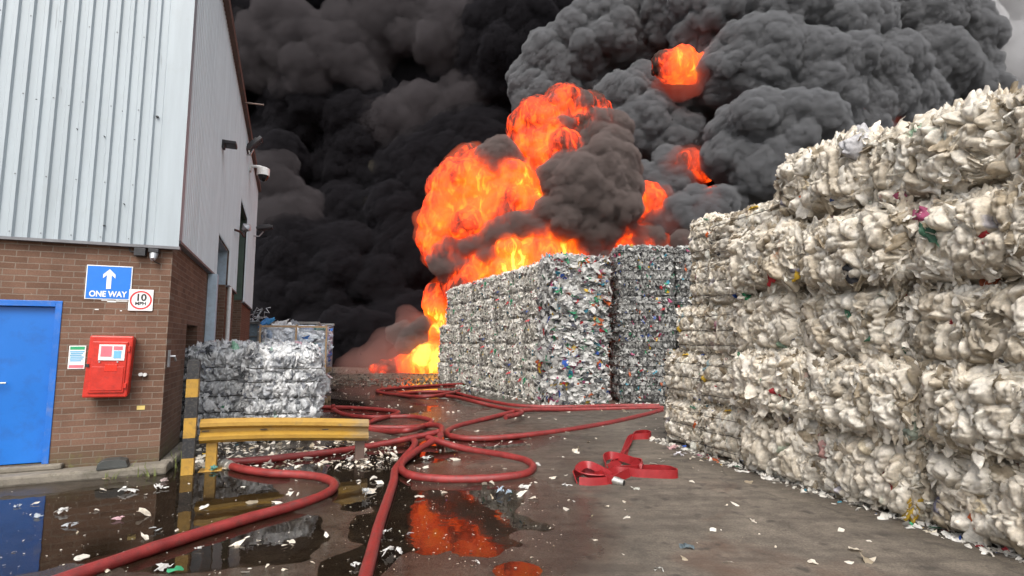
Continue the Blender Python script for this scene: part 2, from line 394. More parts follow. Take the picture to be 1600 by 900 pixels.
# water: one level sheet lying in the hollows
keep = (wv.reshape(ny, nx) > .12) & near.reshape(ny, nx)
cellk = (keep[:-1, :-1] | keep[:-1, 1:] | keep[1:, 1:] | keep[1:, :-1]).ravel()
wq = quads[cellk]; used, inv = np.unique(wq.ravel(), return_inverse=True)
wverts = np.stack([x[used], y[used], np.full(len(used), .004)], 1)
m, nt, n, l, b = new_mat('puddle_water')
n.remove(b)
fr = N(nt, 'ShaderNodeFresnel', IOR=1.45); gl = N(nt, 'ShaderNodeBsdfGlossy', Roughness=.02); tp = N(nt, 'ShaderNodeBsdfTransparent'); tp.inputs['Color'].default_value = (.80, .74, .66, 1)
geo = N(nt, 'ShaderNodeNewGeometry')
rp = N(nt, 'ShaderNodeTexNoise', Scale=3.0, Detail=3.0); l.new(geo.outputs['Position'], rp.inputs['Vector'])
bp = N(nt, 'ShaderNodeBump', Strength=.035, Distance=.05); l.new(rp.outputs['Fac'], bp.inputs['Height'])
l.new(bp.outputs[0], gl.inputs['Normal']); l.new(bp.outputs[0], fr.inputs['Normal'])
dp = N(nt, 'ShaderNodeAttribute', attribute_name='deep'); scum = N(nt, 'ShaderNodeTexNoise', Scale=5.0, Detail=7.0, Roughness=.7); l.new(geo.outputs['Position'], scum.inputs['Vector'])
dq = math2(nt, 'ADD', dp.outputs['Color'], math2(nt, 'MULTIPLY', math2(nt, 'SUBTRACT', scum.outputs['Fac'], .5), .9))
edge = ramp(nt, dq, [(.02, 0.0), (.38, 1.0)]).outputs[0]
l.new(math2(nt, 'ADD', .015, math2(nt, 'MULTIPLY', math2(nt, 'SUBTRACT', 1.0, edge), .16)), gl.inputs['Roughness'])
mx = N(nt, 'ShaderNodeMixShader'); l.new(math2(nt, 'MULTIPLY', fr.outputs[0], math2(nt, 'ADD', .25, math2(nt, 'MULTIPLY', edge, .75))), mx.inputs[0]); l.new(tp.outputs[0], mx.inputs[1]); l.new(gl.outputs[0], mx.inputs[2]); l.new(mx.outputs[0], n['Material Output'].inputs[0])
wo = link('water', npmesh('water', wverts, inv.reshape(-1, 4), [m], True, {'deep': np.clip((wv[used] - .12) / .5, 0, 1)})); tag(wo, kind='structure')

# ------------------------------------------------------------------ warehouse (local frame: x along the front wall, y along the side wall)
BA = math.atan2(.39362574, .91927079)
BO = (-4.4477, 6.7963, 0)
bld = empty('warehouse', BO, BA)
tag(bld, 'brick warehouse with ribbed pale metal cladding above and a blue door', 'building')
FX, SY, EAVE, MB_Z = -13.0, 16.3, 8.0, 2.84
w = MB()      # front wall, door opening x -2.02..-1.10, z .18..2.10
w.box(FX, -2.02, 0, .3, 0, MB_Z + .1); w.box(-1.10, 0, 0, .3, 0, MB_Z + .1); w.box(-2.02, -1.10, 0, .3, 2.10, MB_Z + .1); w.box(-2.02, -1.10, .003, .3, 0, .18)
w.build('front_wall', M['brick_x'], bld)
# side wall in pieces round its three openings
T = -.3
for y0, y1, z0, z1 in ((.301, 1.41, 0, 3.0), (1.41, 2.48, 1.88, 3.0), (2.48, 4.1, 0, 3.0), (6.5, 8.7, 0, 3.05), (11.6, SY, 0, 3.05)):
    w = MB(); w.box(T, -.002, y0, y1, z0, z1); w.build('side_wall', M['brick_y'], bld)
def boxes(name, mat, parent, L, bevel=0):
    for q in L:
        w = MB(); w.box(*q); w.build(name, mat, parent, bevel=bevel)
boxes('door_reveal', M['brick_x'], bld, [(T, -.003, 6.48, 6.499, 0, 3.0), (T, -.003, 11.58, 11.599, 0, 3.0)])
w = MB(); w.box(-.9, -.32, 1.3, 2.6, 0, 2.0); w.build('dark_doorway', M['void'], bld)
w = MB()
for k in range(26): w.box(-.36, -.34 + .02 * (k % 2), 4.1, 6.48, k * .15, k * .15 + .147)
w.build('roller_door', M['shutter'], bld)
w = MB()
for k in range(40): w.box(-.36, -.34 + .02 * (k % 2), 8.7, 11.58, k * .15, k * .15 + .147)
w.build('roller_door', M['green'], bld)
boxes('door_reveal', M['paleblue'], bld, [(T, -.004, 6.47, 6.5, 3.003, 3.84), (T, -.004, 4.1, 6.469, 3.82, 3.845)])
boxes('door_reveal', M['green'], bld, [(T, -.004, 11.56, 11.6, 3.003, 5.75), (T, -.004, 8.7, 11.559, 5.73, 5.755)])
# ribbed cladding
PIT, DEP = .146, .034
def rib(t):
    k = t % PIT
    if k < .074: return 0
    if k < .091: return (k - .074) / .017
    if k < .129: return 1
    return 1 - (k - .129) / .017
def ribpts(a, bb):
    pts = []; k = math.floor(a / PIT)
    while k * PIT < bb:
        for o in (0, .074, .091, .129):
            t = k * PIT + o
            if a <= t <= bb: pts.append(t)
        k += 1
    if not pts or pts[0] > a: pts.insert(0, a)
    if pts[-1] < bb: pts.append(bb)
    return pts
def cladding(s, a, bb, z0, z1, axis, slope=None):
    pts = ribpts(a, bb); base = len(s.v); zz = [z0, (z0 + z1) / 2, z1]
    v = []
    for t in pts:
        o = rib(t) * DEP + .03
        for q in zz:
            v.append((t, -o, q) if axis == 0 else (o, t, q))
    f = []
    for i in range(len(pts) - 1):
        for j in range(2): f.append((i * 3 + j, (i + 1) * 3 + j, (i + 1) * 3 + j + 1, i * 3 + j + 1))
    s.add(v, f)
w = MB(); cladding(w, FX, -.16, MB_Z, EAVE + .3, 0)
for a, z0, s_ in ((-.55, 3.05, .035), (-.08, 4.55, .05), (-.30, 4.2, .03), (-1.32, 4.55, .03), (-1.0, 4.53, .025), (-.62, 4.2, .02), (-.9, 4.25, .02), (-.36, 3.35, .02), (-1.7, 4.3, .02), (-.45, 4.56, .02)):
    s_ *= .55; w.box(a - .2, a + s_ - .2, -.0665, -.028, z0, z0 + s_ * .6, m=1)
for zc in (2.9, 3.6, 4.6, 5.6, 6.6, 7.4):
    k = math.floor(FX / PIT)
    while k * PIT < -.2:
        t = k * PIT + .110
        if t < -.2 and (k % 2 == 0): w.box(t - .006, t + .006, -.069, -.06, zc, zc + .012, m=2)
        k += 1
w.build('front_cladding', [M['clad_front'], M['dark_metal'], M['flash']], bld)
w = MB()
for y0, y1, z0, z1 in ((.12, 4.1, 2.94, EAVE), (4.1, 6.5, 3.84, EAVE), (6.5, 8.7, 3.0, EAVE), (8.7, 11.6, 5.75, EAVE), (11.6, SY, 2.96, EAVE)):
    cladding(w, y0, y1, z0, z1, 1)
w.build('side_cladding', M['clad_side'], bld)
w = MB(); w.box(-.17, .074, -.074, -.066, MB_Z + .003, EAVE + .3); w.box(.066, .074, -.066, .13, MB_Z + .1, EAVE); w.build('corner_flashing', M['clad_front'], bld)
boxes('drip_flashing', M['flash'], bld, [(FX, .09, -.09, .0, MB_Z - .035, MB_Z), (.0, .08, .001, 4.1, 2.90, 2.937), (0, .08, 6.5, 8.7, 2.96, 2.997), (0, .08, 11.6, SY, 2.92, 2.957)])
w = MB(); w.box(.0, .16, -.12, SY + .15, EAVE, EAVE + .16); w.build('eaves_trim', M['trim'], bld)
w = MB()
w.add([(.1, -.1, EAVE + .17), (.1, SY + .1, EAVE + .17), (-6.5, SY + .1, EAVE + 1.1), (-6.5, -.1, EAVE + 1.1), (-13.2, SY + .1, EAVE + .17), (-13.2, -.1, EAVE + .17)], [(0, 1, 2, 3), (3, 2, 4, 5)])
w.add([(-.16, -.03, EAVE + .3), (-6.5, -.03, EAVE + 1.1), (FX, -.03, EAVE + .3)], [(0, 1, 2)])
w.add([(.0, SY, 0), (FX, SY, 0), (FX, SY, EAVE + .2), (0, SY, EAVE + .2)], [(0, 1, 2, 3)])
w.add([(FX, .3, 0), (FX, SY, 0), (FX, SY, EAVE + .2), (FX, .3, EAVE + .2)], [(0, 1, 2, 3)])
w.build('roof', M['flash'], bld)
w = MB(); w.box(.0, .16, 3.35, 3.55, 0, 2.9); o = w.build('steel_stanchion', M['paleblue'], bld, bevel=.01)
w = MB(); w.tube([(.08, 6.62, 0), (.08, 6.62, 2.96)], .05, 10); w.build('downpipe', M['white'], bld, True)
w = MB(); w.box(-.2, -.16, 6.472, 6.48, 1.9, 2.5); w.build('yellow_stripe', M['yellow'], bld)
w = MB(); w.box(FX, .14, -.30, -.002, 0, .12); w.box(-.002, .16, 0, 1.35, 0, .12); w.build('concrete_kerb', M['concrete'], bld, bevel=.03)
w = MB(); w.box(-2.3, -.95, -.1, .0, .12, .18); w.build('door_step', M['concrete'], bld, bevel=.015)
# door
w = MB(); w.box(-2.02, -1.96, .02, .12, .18, 2.10); w.box(-1.165, -1.10, -.012, .12, .18, 2.10); w.box(-1.96, -1.165, -.010, .12, 2.03, 2.10); w.build('door_frame', M['blue_frame'], bld, bevel=.004)
w = MB(); w.box(-1.955, -1.17, .055, .10, .19, 2.025)
dr = w.build('door', M['blue'], bld, bevel=.004)
w = MB(); w.box(-1.70, -1.66, .046, .055, 1.05, 1.22); w.tube([(-1.68, .05, 1.13), (-1.68, .0, 1.13), (-1.56, .0, 1.13)], .011, 8); w.build('handle', M['steel'], dr, True)
# small fixings that belong to the wall
for a, z0 in ((-.25, 1.2), (-.205, 1.195)):
    w = MB(); w.tube([(a, -.003, z0), (a, -.05, z0)], .022, 10); w.build('pipe_stub', M['white'], bld, True)
w = MB(); w.box(.0, .02, .12, .2, 1.28, 1.5); w.tube([(.02, .16, 1.42), (.07, .16, 1.42), (.07, .26, 1.36)], .015, 8); w.build('door_handle', M['steel'], bld, True)
for a, z0, ln in ((-.72, 2.115, .06), (-.66, 2.10, .09), (-.57, 2.11, .12), (-.78, 2.0, .04), (-.52, 1.99, .02)):
    w = MB(); w.box(a, a + ln, -.004, -.001, z0, z0 + .012 + .01 * (ln > .05)); w.build('adhesive_trace', M['white'], bld)
Bm = Matrix.Translation(BO) @ Matrix.Rotation(BA, 4, 'Z')
def wallpos(x, y, z): return Bm @ Vector((x, y, z))
def text_mesh(txt, size, name, mat, parent, loc, bold=.02, depth=.002, sx=1.0):
    cu = bpy.data.curves.new(name, 'FONT'); cu.body = txt; cu.size = size; cu.align_x = 'CENTER'; cu.align_y = 'CENTER'; cu.extrude = depth; cu.offset = bold * size
    t = bpy.data.objects.new('tmp', cu); COL.objects.link(t)
    dg = bpy.context.evaluated_depsgraph_get(); me = bpy.data.meshes.new_from_object(t.evaluated_get(dg)); bpy.data.objects.remove(t)
    me.name = name
    co = np.empty(len(me.vertices) * 3, np.float32); me.vertices.foreach_get('co', co); co = co.reshape(-1, 3); co[:, 0] *= sx; me.vertices.foreach_set('co', co.ravel())
    me.materials.clear(); me.materials.append(mat)
    o = link(name, me, parent, loc, (R(90), 0, 0)); return o

# signs (frame: x right along wall, -y towards the viewer)
sg = empty('direction_sign', wallpos(-.655, -.004, 2.345), BA); tag(sg, 'blue ONE WAY sign with a white upward arrow on the brick wall', 'sign')
w = MB(); w.box(-.237, .237, -.008, 0, -.213, .213); w.build('panel', M['signwhite'], sg, bevel=.002)
w = MB(); w.box(-.226, .226, -.0105, -.008, -.202, .202); w.build('blue_face', M['signblue'], sg)
w = MB(); a = [(-.024, -.08), (.024, -.08), (.024, .095), (.063, .053), (.063, .10), (0, .168), (-.063, .10), (-.063, .053), (-.024, .095)]
w.add([(p, -.0135, q) for p, q in a] + [(p, -.0105, q) for p, q in a], [(0, 1, 2, 8), (2, 3, 4, 5), (8, 2, 5), (8, 5, 6, 7)] + [(i, 9 + i, 9 + (i + 1) % 9, (i + 1) % 9) for i in range(9)])
w.build('arrow', M['signwhite'], sg)
text_mesh('ONE WAY', .100, 'lettering', M['signwhite'], sg, (0, -.0125, -.148), .028, .001, .82)
sg = empty('speed_sign', wallpos(-.307, -.012, 2.135), BA); tag(sg, 'white 10 MPH speed limit sign with a red ring', 'sign')
w = MB(); w.box(-.13, .13, -.006, 0, -.135, .135); w.build('panel', M['signwhite'], sg, bevel=.002)
w = MB(); n_ = 40; v = []; f = []
for k in range(n_):
    q = 2 * math.pi * k / n_
    for r_, yy in ((.118, -.006), (.118, -.009), (.1, -.009), (.1, -.006)): v.append((math.cos(q) * r_, yy, math.sin(q) * r_))
for k in range(n_):
    j = (k + 1) % n_
    for e in range(4): f.append((k * 4 + e, j * 4 + e, j * 4 + (e + 1) % 4, k * 4 + (e + 1) % 4))
w.add(v, f); w.build('red_ring', M['signred'], sg)
text_mesh('10', .12, 'lettering', M['black'], sg, (0, -.0075, .03), .03, .001)
text_mesh('MPH', .06, 'lettering', M['black'], sg, (0, -.0075, -.045), .028, .001, 1.0)
sg = empty('safety_notice', wallpos(-.915, -.004, 1.42), BA); tag(sg, 'small white notice with green, blue and pink bands beside the blue door', 'sign')
w = MB(); w.box(-.083, .083, -.006, 0, -.14, .14); w.build('panel', M['signwhite'], sg, bevel=.002)
w = MB(); w.box(-.072, .072, -.008, -.006, .092, .130); w.build('green_band', M['signgreen'], sg)
w = MB()
for k in range(6): w.box(-.07 + .006 * (k % 2), .07 - .012 * ((k * 7) % 3), -.008, -.006, .060 - k * .022, .076 - k * .022)
w.build('blue_text_block', M['signcyan'], sg)
w = MB(); w.box(-.072, .072, -.008, -.006, -.128, -.092); w.build('pink_band', M['signpink'], sg)
sg = MB(); sg.box(-.042, .042, -.004, 0, -.025, .025); o = sg.build('wall_label', M['yellowlabel'], None, loc=wallpos(-.228, -.003, .785), rot=(0, 0, BA)); tag(o, 'tiny yellow label low on the brick wall below the red cabinet', 'label')

# red fire cabinet, hanging askew
cb = empty('fire_cabinet', wallpos(-.545, 0, 1.31), BA); cb.rotation_euler = (0, R(1.2), BA)
tag(cb, 'battered red fire hose cabinet hanging on the brick wall', 'cabinet')
w = MB()
fr = [(-.235, -.37), (.215, -.37), (.228, .37), (-.215, .37)]; bk = [(-.20, -.34), (.20, -.34), (.21, .36), (-.2, .36)]
v = [(p, -.20, q) for p, q in fr] + [(p, -.003, q) for p, q in bk]
w.add(v, [(0, 1, 2, 3), (4, 7, 6, 5), (0, 4, 5, 1), (1, 5, 6, 2), (2, 6, 7, 3), (3, 7, 4, 0)]); w.build('body', M['redbox'], cb, bevel=.018)
w = MB(); w.box(-.178, .178, -.215, -.196, -.315, .30); dr = w.build('door', M['redbox'], cb, bevel=.012)
w = MB(); w.box(-.16, .16, -.222, -.213, -.285, .0); w.build('door_panel', M['redbox'], dr, bevel=.006)
w = MB(); w.box(-.105, .155, -.2245, -.2155, .075, .265); nb = w.build('notice', M['paper'], dr)
boxes('print_block', M['signpink'], nb, [(-.085, .025, -.2275, -.2245, .12, .245), (.04, .13, -.2275, -.2245, .20, .245)]); boxes('print_block', M['signcyan'], nb, [(.045, .12, -.2275, -.2245, .10, .19)])
w = MB(); w.box(-.03, .09, -.2255, -.2215, -.055, .03); w.build('red_plate', pmat('bright_red', (.75, .03, .012), .3), dr, bevel=.002)
w = MB(); w.box(-.222, -.19, -.218, -.2, -.005, .03); w.build('broken_latch', M['dark_metal'], cb)
boxes('hinge', M['redbox'], cb, [(.18, .205, -.222, -.196, .18, .25), (.175, .20, -.222, -.196, -.26, -.2)], .003)
for a in (-.09, .09):
    w = MB(); w.tube([(a, -.215, .057), (a, -.226, .057)], .009, 8); w.build('screw', M['steel'], cb)

# lamp and box under the drip edge, cable
lp = empty('wall_lamp', wallpos(-.19, 0, 2.74), BA); tag(lp, 'small grey spotlight under the metal cladding at the brick corner', 'lamp')
w = MB(); w.box(-.055, .055, -.13, -.0, .0, .05); w.build('mount', M['dark_metal'], lp, bevel=.006)
w = MB(); w.tube([(0, -.08, 0), (0, -.09, -.05), (0, -.13, -.09)], .03, 12, rs=[.05, .045, .028]); w.build('lamp_head', M['steel'], lp, True)
w = MB(); w.tube([(0.0, -.13, -.09), (.03, -.1, -.12), (.06, -.02, -.13)], .006, 6); w.build('cable', M['black'], lp, True)
jb = MB(); jb.box(-.06, .06, -.1, 0, -.05, .05); jb.tube([(-.06, -.05, .0), (-.11, -.04, .0), (-.13, -.02, .05)], .008, 6); o = jb.build('junction_box', M['dark_metal'], None, bevel=.006, loc=wallpos(-.34, -.003, 2.745), rot=(0, 0, BA)); tag(o, 'black junction box with a white cable left of the grey spotlight', 'electrical box')
# fittings on the side cladding
def flood(y, z, tilt, label, arm):
    e = empty('floodlight', wallpos(.06, y, z), BA); tag(e, label, 'floodlight', 'floodlights on the warehouse side')
    w = MB(); w.tube([(0, 0, -.25), (arm * .6, 0, -.25), (arm, 0, -.05)], .025, 8); w.build('bracket', M['steel'], e, True)
    w = MB(); Mx = Matrix.Translation((arm + .05, 0, .05)) @ Matrix.Rotation(R(tilt), 4, 'Y')
    w.box(-.30, .30, -.22, .22, 0, .10, M=Mx); w.box(-.2, .2, -.12, .12, .1, .17, M=Mx); hd = w.build('lamp_head', M['dark_metal'], e, bevel=.015)
    w = MB(); w.box(-.27, .27, -.19, .19, -.006, .0, M=Mx); w.build('lens', M['lampglass'], hd)
flood(9.6, 7.6, -48, 'black floodlight tipped steeply upward near the roof edge', .18)
flood(14.6, 6.0, -12, 'grey floodlight on a white bracket near the far corner of the warehouse', .35)
e = empty('dome_camera', wallpos(.06, 11.0, 7.35), BA); tag(e, 'white dome security camera on an arm below the roof edge', 'camera')
w = MB(); w.box(0, .06, -.12, .12, -.1, .15); w.tube([(.03, 0, .08), (.3, 0, .1), (.42, 0, .06)], .05, 10); w.build('arm', M['white'], e, True)
w = MB(); w.tube([(.42, 0, .1), (.42, 0, .04), (.42, 0, -.2)], .1, 16, rs=[.08, .2, .2]); w.build('housing', M['white'], e, True)
w = MB(); w.tube([(.42, 0, -.2), (.42, 0, -.28), (.42, 0, -.36), (.42, 0, -.4)], .1, 16, rs=[.17, .16, .1, .02]); w.build('dome', M['glass_dark'], e, True)
e = empty('wall_lamp', wallpos(.06, 3.8, 5.6), BA); tag(e, 'small dark lamp sticking out from the middle of the pale side cladding', 'lamp')
w = MB(); w.box(0, .05, -.09, .09, -.08, .08); w.build('mount', M['dark_metal'], e)
w = MB(); w.box(.04, .26, -.16, .16, -.02, .06); w.build('lamp_head', M['dark_metal'], e, bevel=.02)
e = empty('wall_lamp', wallpos(.06, 8.3, 4.75), BA); tag(e, 'small bulkhead lamp on a thin arm beside the tall green doorway', 'lamp')
w = MB(); w.tube([(0, -1.2, -.25), (.12, -1.0, -.25), (.14, .0, -.2), (.12, .12, .05)], .03, 8); w.build('arm', M['dark_metal'], e, True)
w = MB(); w.tube([(.12, .12, .0), (.2, .1, .1), (.28, .05, .14)], .1, 10, rs=[.06, .14, .05]); w.build('lamp_head', M['steel'], e, True)
w = MB(); w.tube([(.1, 0, 0), (.55, 0, .02)], .025, 8); o = w.build('pipe_stub', M['trim'], None, loc=wallpos(.06, 7.0, 7.9), rot=(0, 0, BA)); tag(o, 'rusty pipe end poking out just under the roof edge', 'pipe')
# rodent box on the kerb
w = MB(); w.prism([(-.15, 0), (.15, 0), (.13, .075), (.06, .10), (-.08, .10), (-.14, .07)], (0, -.1, 0), (0, .1, 0), (1, 0, 0), (0, 0, 1)); w.box(-.152, .152, -.102, .102, .02, .026)
o = w.build('bait_box', pmat('bait_box_plastic', (.05, .053, .05), .5, var=.2), None, bevel=.012, loc=wallpos(-.42, -.2, .12), rot=(0, 0, BA + R(6))); tag(o, 'dark grey plastic bait box lying at the foot of the brick wall', 'bait box')

# ------------------------------------------------------------------ guard rail and striped post
pp = gnd(293, 741)
po = empty('striped_post', (pp[0], pp[1], 0), BA); tag(po, 'upright post banded black and yellow at the end of the yellow rail', 'post')
w = MB(); bands = [0, .20, .44, .68, .93, 1.15, 1.37]
for k in range(6):
    w.box(-.065, .065, -.065, .065, bands[k], bands[k + 1] - .0005, m=(k + 0) % 2)
w.build('post_body', [M['yellow'], M['black']], po)
w = MB(); w.box(-.058, .058, -.058, .058, 1.3699, 1.385); w.build('cap', M['black'], po, bevel=.005)
gr = empty('guard_rail', (pp[0] + .05, pp[1] + .07, 0), BA - R(2)); tag(gr, 'yellow corrugated crash barrier rail on short posts in front of grey bales', 'barrier')
w = MB()
prof = [(0, -.15), (-.02, -.148), (-.075, -.105), (-.078, -.06), (-.012, -.02), (-.012, .02), (-.078, .06), (-.075, .105), (-.02, .148), (0, .15)]
prof = prof + [(a + .006, b_) for a, b_ in prof[::-1]]
x0, x1 = .03, 2.06
nseg = 24
v = []; f = []; npf = len(prof)
for i in range(nseg + 1):
    t = i / nseg; xx = x0 + (x1 - x0) * t; dz = -.10 * t ** 1.6; dy = .015 * math.sin(t * 5)
    for a, b_ in prof: v.append((xx, a + dy, .50 + dz + b_ * (1 - .04 * t)))
for i in range(nseg):
    for k in range(npf): f.append((i * npf + k, i * npf + (k + 1) % npf, (i + 1) * npf + (k + 1) % npf, (i + 1) * npf + k))
f += [tuple(range(npf))[::-1], tuple(range(nseg * npf, (nseg + 1) * npf))]
mr, nt, n, l, b = new_mat('worn_rail_paint')
tc = N(nt, 'ShaderNodeTexCoord'); sp = N(nt, 'ShaderNodeSeparateXYZ'); l.new(tc.outputs['Object'], sp.inputs[0])
nz = N(nt, 'ShaderNodeTexNoise', Scale=7.0, Detail=8.0, Roughness=.7); l.new(tc.outputs['Object'], nz.inputs['Vector'])
c = ramp(nt, nz.outputs['Fac'], [(.3, (.28, .15, .022)), (.55, (.37, .215, .033)), (.75, (.19, .12, .04))]).outputs[0]
wf = math2(nt, 'ADD', math2(nt, 'MULTIPLY', math2(nt, 'SUBTRACT', sp.outputs[0], 1.75), 2.2), math2(nt, 'MULTIPLY', math2(nt, 'SUBTRACT', nz.outputs['Fac'], .5), 2.2))
c = mixc(nt, ramp(nt, wf, [(.0, 0.0), (.6, .5)]).outputs[0], c, (.20, .17, .13))
l.new(c, b.inputs['Base Color']); b.inputs['Roughness'].default_value = .45
bp = N(nt, 'ShaderNodeBump', Strength=.2, Distance=.01); l.new(nz.outputs['Fac'], bp.inputs['Height']); l.new(bp.outputs[0], b.inputs['Normal'])
w.add(v, f); w.build('rail', mr, gr, True, angle=25)
boxes('bolt_slot', M['dark_metal'], gr, [(bx - .04, bx + .04, -.025, -.013, bz - .005, bz + .005) for bx, bz in ((.09, .50), (.75, .485), (1.5, .44))])
w = MB(); w.box(.10, .22, .02, .03, 0, .60); w.box(.10, .22, .11, .12, 0, .60); w.box(.157, .165, .03, .11, 0, .60); w.box(.03, .29, -.02, .19, 0, .012); w.build('support_post', M['yellow'], gr, bevel=.003)
w = MB(); w.box(1.90, 2.02, .02, .03, 0, .5); w.box(1.90, 2.02, .11, .12, 0, .5); w.box(1.957, 1.965, .03, .11, 0, .5); w.box(1.83, 2.09, -.02, .19, 0, .012); w.build('support_post', M['trim'], gr, bevel=.003)

# ------------------------------------------------------------------ crumpled plastic
def flakes(pos, nrm, axis, size, asp, col, g, k=6, bulge=.25, crump=.12, ragged=.22, tuck=None):
    """n crumpled scraps: k x k grids bent and creased; axis = long direction"""
    n = len(pos)
    u = np.linspace(-1, 1, k); U_, V_ = np.meshgrid(u, u); U_ = U_.ravel(); V_ = V_.ravel()
    du = U_ * np.sqrt(1 - V_ ** 2 / 2); dv = V_ * np.sqrt(1 - U_ ** 2 / 2)
    th = np.arctan2(dv, du); r = np.sqrt(du ** 2 + dv ** 2)
    rg = 1 + ragged * np.sin(th[None] * g.integers(2, 5, (n, 1)) + g.random((n, 1)) * 6.3) + ragged * .6 * np.sin(th[None] * g.integers(5, 9, (n, 1)) + g.random((n, 1)) * 6.3)
    a = du[None] * rg; b_ = dv[None] * rg
    h = bulge * (1 - r[None] ** 2) * g.normal(1, .6, (n, 1))
    for _ in range(3):
        q = g.random((n, 1)) * 6.3; fr_ = g.uniform(1.5, 4.5, (n, 1)); ph = g.random((n, 1)) * 6.3
        h = h + crump * np.abs(np.sin((np.cos(q) * a + np.sin(q) * b_) * fr_ + ph)) * g.choice([-1, 1], (n, 1))
    if tuck is None:
        h = h + crump * .5 * g.normal(0, 1, (n, k * k))
        bend = g.normal(0, .45, (n, 1)); h = h + bend * a ** 2 + g.normal(0, .25, (n, 1)) * a * b_
    else:                                  # puffed bags: rims tucked in, sharp valleys between soft puffs
        wr = .5 * np.sin(a * g.uniform(1, 3, (n, 1)) + g.random((n, 1)) * 6.3) + .5 * np.sin(b_ * g.uniform(1, 3, (n, 1)) + g.random((n, 1)) * 6.3)
        h = crump * .25 * g.normal(0, 1, (n, k * k)) + tuck[:, None] * (1.0 - 1.25 * r[None] ** 2.2)
        for j in range(4):
            q = g.normal(0, .5, (n, 1)) if j < 2 else g.random((n, 1)) * 6.3
            fr_ = g.uniform(1.2, 3.2, (n, 1)) * (1 + .8 * (j > 1)); ph = g.random((n, 1)) * 6.3
            h = h + crump * (1.5 if j < 2 else .8) * (np.abs(np.sin((np.cos(q) * a + np.sin(q) * b_ + wr * .5) * fr_ + ph)) - .5)
        h = h + g.normal(0, .3, (n, 1)) * a ** 2 + g.normal(0, .3, (n, 1)) * b_ ** 2
    nrm = nrm / np.linalg.norm(nrm, axis=1, keepdims=True)
    ax = axis - nrm * (axis * nrm).sum(1, keepdims=True); ax /= np.linalg.norm(ax, axis=1, keepdims=True) + 1e-9
    bx = np.cross(nrm, ax)
    s = size[:, None, None]
    Vv = pos[:, None] + s * (ax[:, None] * b_[..., None] + bx[:, None] * a[..., None] * asp[:, None, None] + nrm[:, None] * h[..., None] * .55)
    ii = np.arange(k * k).reshape(k, k)
    q = np.stack([ii[:-1, :-1].ravel(), ii[:-1, 1:].ravel(), ii[1:, 1:].ravel(), ii[1:, :-1].ravel()], 1)
    Q = (q[None] + (np.arange(n) * k * k)[:, None, None]).reshape(-1, 4)
    C = np.repeat(col, k * k, 0)
    return Vv.reshape(-1, 3), Q, C
ACC = np.array([(.55, .02, .03), (.02, .10, .45), (.03, .32, .14), (.65, .42, .03), (.60, .12, .02), (.04, .30, .42), (.02, .02, .025), (.42, .07, .17), (.12, .12, .14), (.05, .18, .10)])
def palette(kind, n, g):
    t = g.random((n, 1))
    if kind == 'white':
        c = np.array([.86, .82, .735]) * (1 - t) + np.array([.71, .63, .505]) * t
        dk = g.random(n) < .15; c[dk] = np.array([.42, .35, .25]) * g.uniform(.7, 1.3, (dk.sum(), 1)); acc = .024
    elif kind == 'mixed':
        c = np.array([.86, .84, .79]) * (1 - t) + np.array([.63, .595, .52]) * t
        dk = g.random(n) < .10; c[dk] = np.array([.20, .19, .17]) * g.uniform(.6, 1.4, (dk.sum(), 1)); acc = .06
    elif kind == 'colour':
        c = np.array([.70, .695, .67]) * (1 - t) + np.array([.48, .475, .45]) * t
        dk = g.random(n) < .13; c[dk] = np.array([.15, .15, .15]) * g.uniform(.5, 1.4, (dk.sum(), 1)); acc = .15
    elif kind == 'dark':
        c = np.array([.60, .60, .57]) * (1 - t) + np.array([.26, .26, .25]) * t
        dk = g.random(n) < .14; c[dk] = np.array([.09, .09, .09]) * g.uniform(.6, 1.5, (dk.sum(), 1)); acc = .07
    elif kind == 'clear':
        c = np.array([.80, .80, .79]) * (1 - t) + np.array([.40, .42, .44]) * t
        dk = g.random(n) < .15; c[dk] = np.array([.20, .21, .23]) * g.uniform(.6, 1.5, (dk.sum(), 1)); acc = .012
    elif kind == 'wrap':
        c = np.array([.86, .88, .90]) * (1 - t) + np.array([.66, .71, .77]) * t
        dk = g.random(n) < .05; c[dk] = np.array([.2, .35, .6]) * g.uniform(.6, 1.6, (dk.sum(), 1)); acc = .01
    else:  # blue wrapped goods
        c = np.array([.80, .84, .88]) * (1 - t) + np.array([.55, .64, .74]) * t
        dk = g.random(n) < .26; c[dk] = np.array([.04, .14, .42]) * g.uniform(.6, 1.6, (dk.sum(), 1)); acc = .02
    c = c * g.uniform(.85, 1.1, (n, 1))
    am = g.random(n) < acc; c[am] = ACC[g.integers(0, len(ACC), am.sum())] * g.uniform(.6, 1.1, (am.sum(), 1)) + .02
    return np.clip(c, .005, .9)
